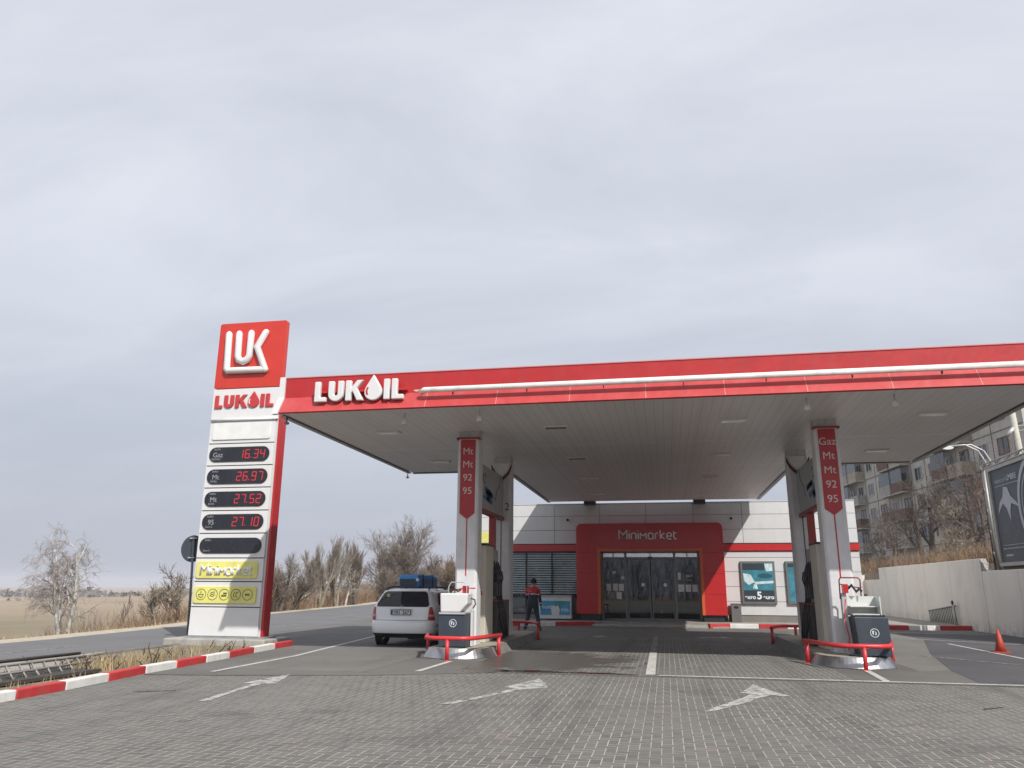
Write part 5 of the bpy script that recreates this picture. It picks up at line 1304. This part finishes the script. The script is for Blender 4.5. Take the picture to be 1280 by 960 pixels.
def rt(*a, **k):
    if len(a) < 9: k['twig'] = DTWIG
    k['dens'] = k.get('dens', 1)*.66; k['tw'] = .0105; return tree(*a, group=GR, **k)
rt(15.9, 52.6, 9.5, 1.2, 'largest dark tree with a forked trunk in front of the apartment block', 40, 'broad', stems=2, levels=4, dens=1.25, r0=.24, tw=.016)
rt(15.3, 42.6, 9.0, 1, 'tall crooked bare tree just left of the billboard', 41, 'broad', stems=1, levels=4, dens=1.2, r0=.14)
rt(15.3, 58.0, 7.0, 1.1, 'medium bare tree between the shop corner and the forked tree', 42, 'broad', stems=2, levels=4, dens=1.1, r0=.1)
rt(14.9, 45.6, 4.6, 1, 'pale slender sapling above the tall part of the wall', 43, 'poplar', TWIG2, TWIG2, stems=3, levels=3, dens=1, r0=.05)
rt(13.6, 40.5, 3.2, 1, 'small pale multi-stemmed shrub against the billboard post', 44, 'bush', TWIG2, TWIG2, stems=4, levels=3, r0=.04)
rt(15.1, 62.5, 3.2, 1, 'bushy low tree right beside the shop corner', 45, 'bush', stems=6, levels=3, dens=1.2, r0=.05)
rt(17.4, 40.4, 10.5, 1, 'reddish-brown fine-twigged tree behind the billboard', 46, 'broad', BARK, mat('reddish twigs', (.13, .08, .065), .95, var=.3), stems=2, levels=4, dens=1.35, r0=.15)
rt(18.6, 51.5, 9.5, 1.2, 'spreading bare tree behind the curved street lamp', 47, 'broad', stems=2, levels=4, dens=1.15, r0=.15)
rt(17.8, 66, 8.0, 1.2, 'distant thin bare tree against the block left of the forked tree', 48, 'broad', stems=1, levels=4, dens=1.1, r0=.1)
rt(14.0, 35.5, 5.0, 1, 'leaning bare tree half hidden by the billboard edge', 49, 'broad', stems=2, levels=3, dens=1.2, r0=.06)

# ------------------------------------------------------------------ uncountable stuff
def tufts(name, n, area, hgt, m, seed, wid=.01, lean=.5, zf=None, parent=None):
    rnd = random.Random(seed); b = MB()
    for i in range(n):
        x, y = area(rnd); z = (zf or hz)(x, y); h = hgt*rnd.uniform(.4, 1.2); a = rnd.random()*6.28
        l = rnd.random()*lean*h; dx, dy = math.cos(a)*l, math.sin(a)*l; c, s = math.cos(a+1.5)*wid, math.sin(a+1.5)*wid
        b.add([(x-c, y-s, z-.02), (x+c, y+s, z-.02), (x+dx*.4+c*.7, y+dy*.4+s*.7, z+h*.6), (x+dx*.4-c*.7, y+dy*.4-s*.7, z+h*.6), (x+dx, y+dy, z+h)], [(0, 1, 2, 3), (3, 2, 4)])
    return tag(b.build(name, m, loc=(0, 0, 0)), kind='stuff')
def A_brush(r):
    y = 28+r.random()**1.2*36; return 11.75+r.random()**1.6*9, y
def twigs(name, n, area, hgt, m, seed, w=.012, wide=.7):
    rnd = random.Random(seed); b = MB()
    for i in range(n):
        x, y = area(rnd); z = hz(x, y); h = hgt*rnd.uniform(.5, 1.2); p = Vector((x, y, z-.05)); d = Vector((rnd.uniform(-wide, wide), rnd.uniform(-wide, wide), 1)).normalized()
        q = p+d*h*.5; e = q+(d+Vector((rnd.uniform(-.6, .6), rnd.uniform(-.6, .6), 0))).normalized()*h*.5
        b.tube([p, q, e], [w, w*.7, w*.3], 3, caps=False, smooth=False)
        for k in range(4):
            s = p.lerp(q, .4+.6*rnd.random()) if k < 2 else q.lerp(e, rnd.random()); d2 = (d+Vector((rnd.uniform(-1, 1), rnd.uniform(-1, 1), rnd.uniform(-.3, .6)))).normalized()
            b.tube([s, s+d2*h*.3], [w*.5, w*.25], 3, caps=False, smooth=False)
    return tag(b.build(name, m, loc=(0, 0, 0)), kind='stuff')
twigs('dry_brush', 3200, A_brush, .95, BRUSHM, 3, .012)
tufts('dry_grass', 4200, A_brush, .38, mat('russet grass', (.19, .13, .088), .95, var=.4, scale=1), 4, .012, .9)
def A_roadside(r):
    y = 36+r.random()*72; return road_edge(y)-1.3-r.random()**1.5*9, y
twigs('roadside_brush', 3800, A_roadside, 1.6, BRUSHM, 5, .016, .6)
tufts('roadside_grass', 6000, lambda r: (lambda y: (road_edge(y)-1.2-r.random()**1.4*8, y))(12+r.random()*80), .17, DRY, 6, .014, .9)
def A_leftbrush(r):
    a = r.choice([(-24.4, 28.9, .9), (-24.0, 33, 2.2), (-22.6, 33.5, 1.5), (-23, 31, 3.5)]); return a[0]+r.gauss(0, a[2]*.6), a[1]+r.gauss(0, a[2]*.6)
twigs('field_brush', 420, A_leftbrush, 1.0, BRUSHM, 8, .009, .8)
zv = lambda x, y: .015
def A_verge(r):
    y = 10.8+r.random()**.8*7.6
    return -9.35-.1*(y-10)*.25-abs(r.gauss(0, .55))-.1, y
tufts('verge_grass', 560, lambda r: (lambda y, q: (-9.75-.05*(y-12)-q, y))(12.4+abs(r.gauss(0, 1.6)), abs(r.gauss(0, .45))), .24, DRY, 9, .006, 1.1, zv)
tufts('verge_grass', 600, lambda r: (lambda y: (-9.5-.045*(y-10)-r.random()**.8*1.6, y))(13.5+r.random()*5.3), .13, mat('dry weeds', (.27, .23, .12), .95, var=.4), 10, .005, 1.1, zv)
def A_v2(r): return -9.2-r.random()*2.6, 7+r.random()*5.5
tufts('verge_grass', 500, A_v2, .12, DRY, 12, .005, 1.2, zv)
def A_st(r): return -9.6-r.random()*1.2, 8.5+r.random()*9
def sticks():
    rnd = random.Random(77); b = MB()
    for i in range(52):
        x, y = A_st(rnd); p = Vector((x, y, .03)); h = rnd.uniform(.1, .38); d = Vector((rnd.uniform(-.8, .8), rnd.uniform(-.8, .8), 1)).normalized()
        b.tube([p, p+d*h*.6, p+d*h+Vector((rnd.uniform(-.06, .06), 0, 0))], [.012, .009, .004], 4)
        b.tube([p+d*h*.5, p+d*h*.5+Vector((rnd.uniform(-.12, .12), rnd.uniform(-.1, .1), .1))], [.007, .003], 4)
    tag(b.build('pruned_stems', mat('dark stems', (.045, .032, .025), .9), loc=(0, 0, 0)), kind='stuff')
sticks()
# far woods along the edge of the plain, and a few nearer rows
def woods(name, p0, p1, n, h, m, seed, depth=14):
    rnd = random.Random(seed); b = MB()
    for i in range(n):
        f = rnd.random(); x = p0[0]+(p1[0]-p0[0])*f+rnd.uniform(-depth, depth); y = p0[1]+(p1[1]-p0[1])*f+rnd.uniform(-depth, depth); z = hz(x, y)
        hh = h*rnd.uniform(.4, 1.1)*(1 if rnd.random() < .93 else 1.7); r = hh*.5
        for k in range(5):
            c = Vector((x+rnd.uniform(-r, r)*1.6, y+rnd.uniform(-r, r), z+hh*rnd.uniform(.2, .8)))
            P = [c+Vector((rnd.uniform(-1, 1), rnd.uniform(-1, 1), rnd.uniform(-1, 1)))*r*.7 for _ in range(5)]
            b.add(P, [(0, 1, 2), (0, 2, 3), (1, 3, 4), (0, 4, 1)])
    return tag(b.build(name, m, loc=(0, 0, 0)), kind='stuff')
FW = mat('distant woods', (.16, .145, .125), .95, var=.25, scale=.02)
woods('far_woods', (-700, 360), (-120, 760), 700, 6, FW, 1, 30)
woods('far_woods', (-330, 180), (-150, 330), 60, 2.2, mat('field hedge', (.14, .11, .085), .95), 2, 10)
woods('far_woods', (-150, 330), (-60, 420), 260, 5, FW, 5, 20)
# pale track and a few low things across the field
strip('field_track', [(-190, 120), (-95, 96), (-60, 84)], .9, hz(-95, 96)+.12, mat('pale track', (.45, .41, .34), .9))

# a belt of bare trees on the far side of the road behind the viewer (it shows in the shop's glass)
def A_behind(r): return -34+r.random()*66, -30-r.random()*16
twigs('tree_belt', 620, A_behind, 7.0, BARK, 31, .05, .35)
# ------------------------------------------------------------------ thin spring haze
hb_ = MB().box(-2560, 1700, -220, 3290, -9.6, 27).build('haze', None, loc=(0, 0, 0)) if False else None
me = bpy.data.meshes.new('haze'); bx_ = MB().box(-2560, 1700, -220, 3290, -9.6, 27)
me.from_pydata(bx_.v, [], bx_.f); ho = bpy.data.objects.new('haze', me); COL.objects.link(ho); tag(ho, kind='stuff')
hm_ = bpy.data.materials.new('haze'); hm_.use_nodes = True; hn = hm_.node_tree.nodes
hn.remove(hn['Principled BSDF']); pv_ = hn.new('ShaderNodeVolumePrincipled'); pv_.inputs['Density'].default_value = .00042
pv_.inputs['Color'].default_value = (.86, .90, 1, 1); pv_.inputs['Anisotropy'].default_value = .2
hm_.node_tree.links.new(pv_.outputs[0], hn['Material Output'].inputs['Volume']); me.materials.append(hm_)
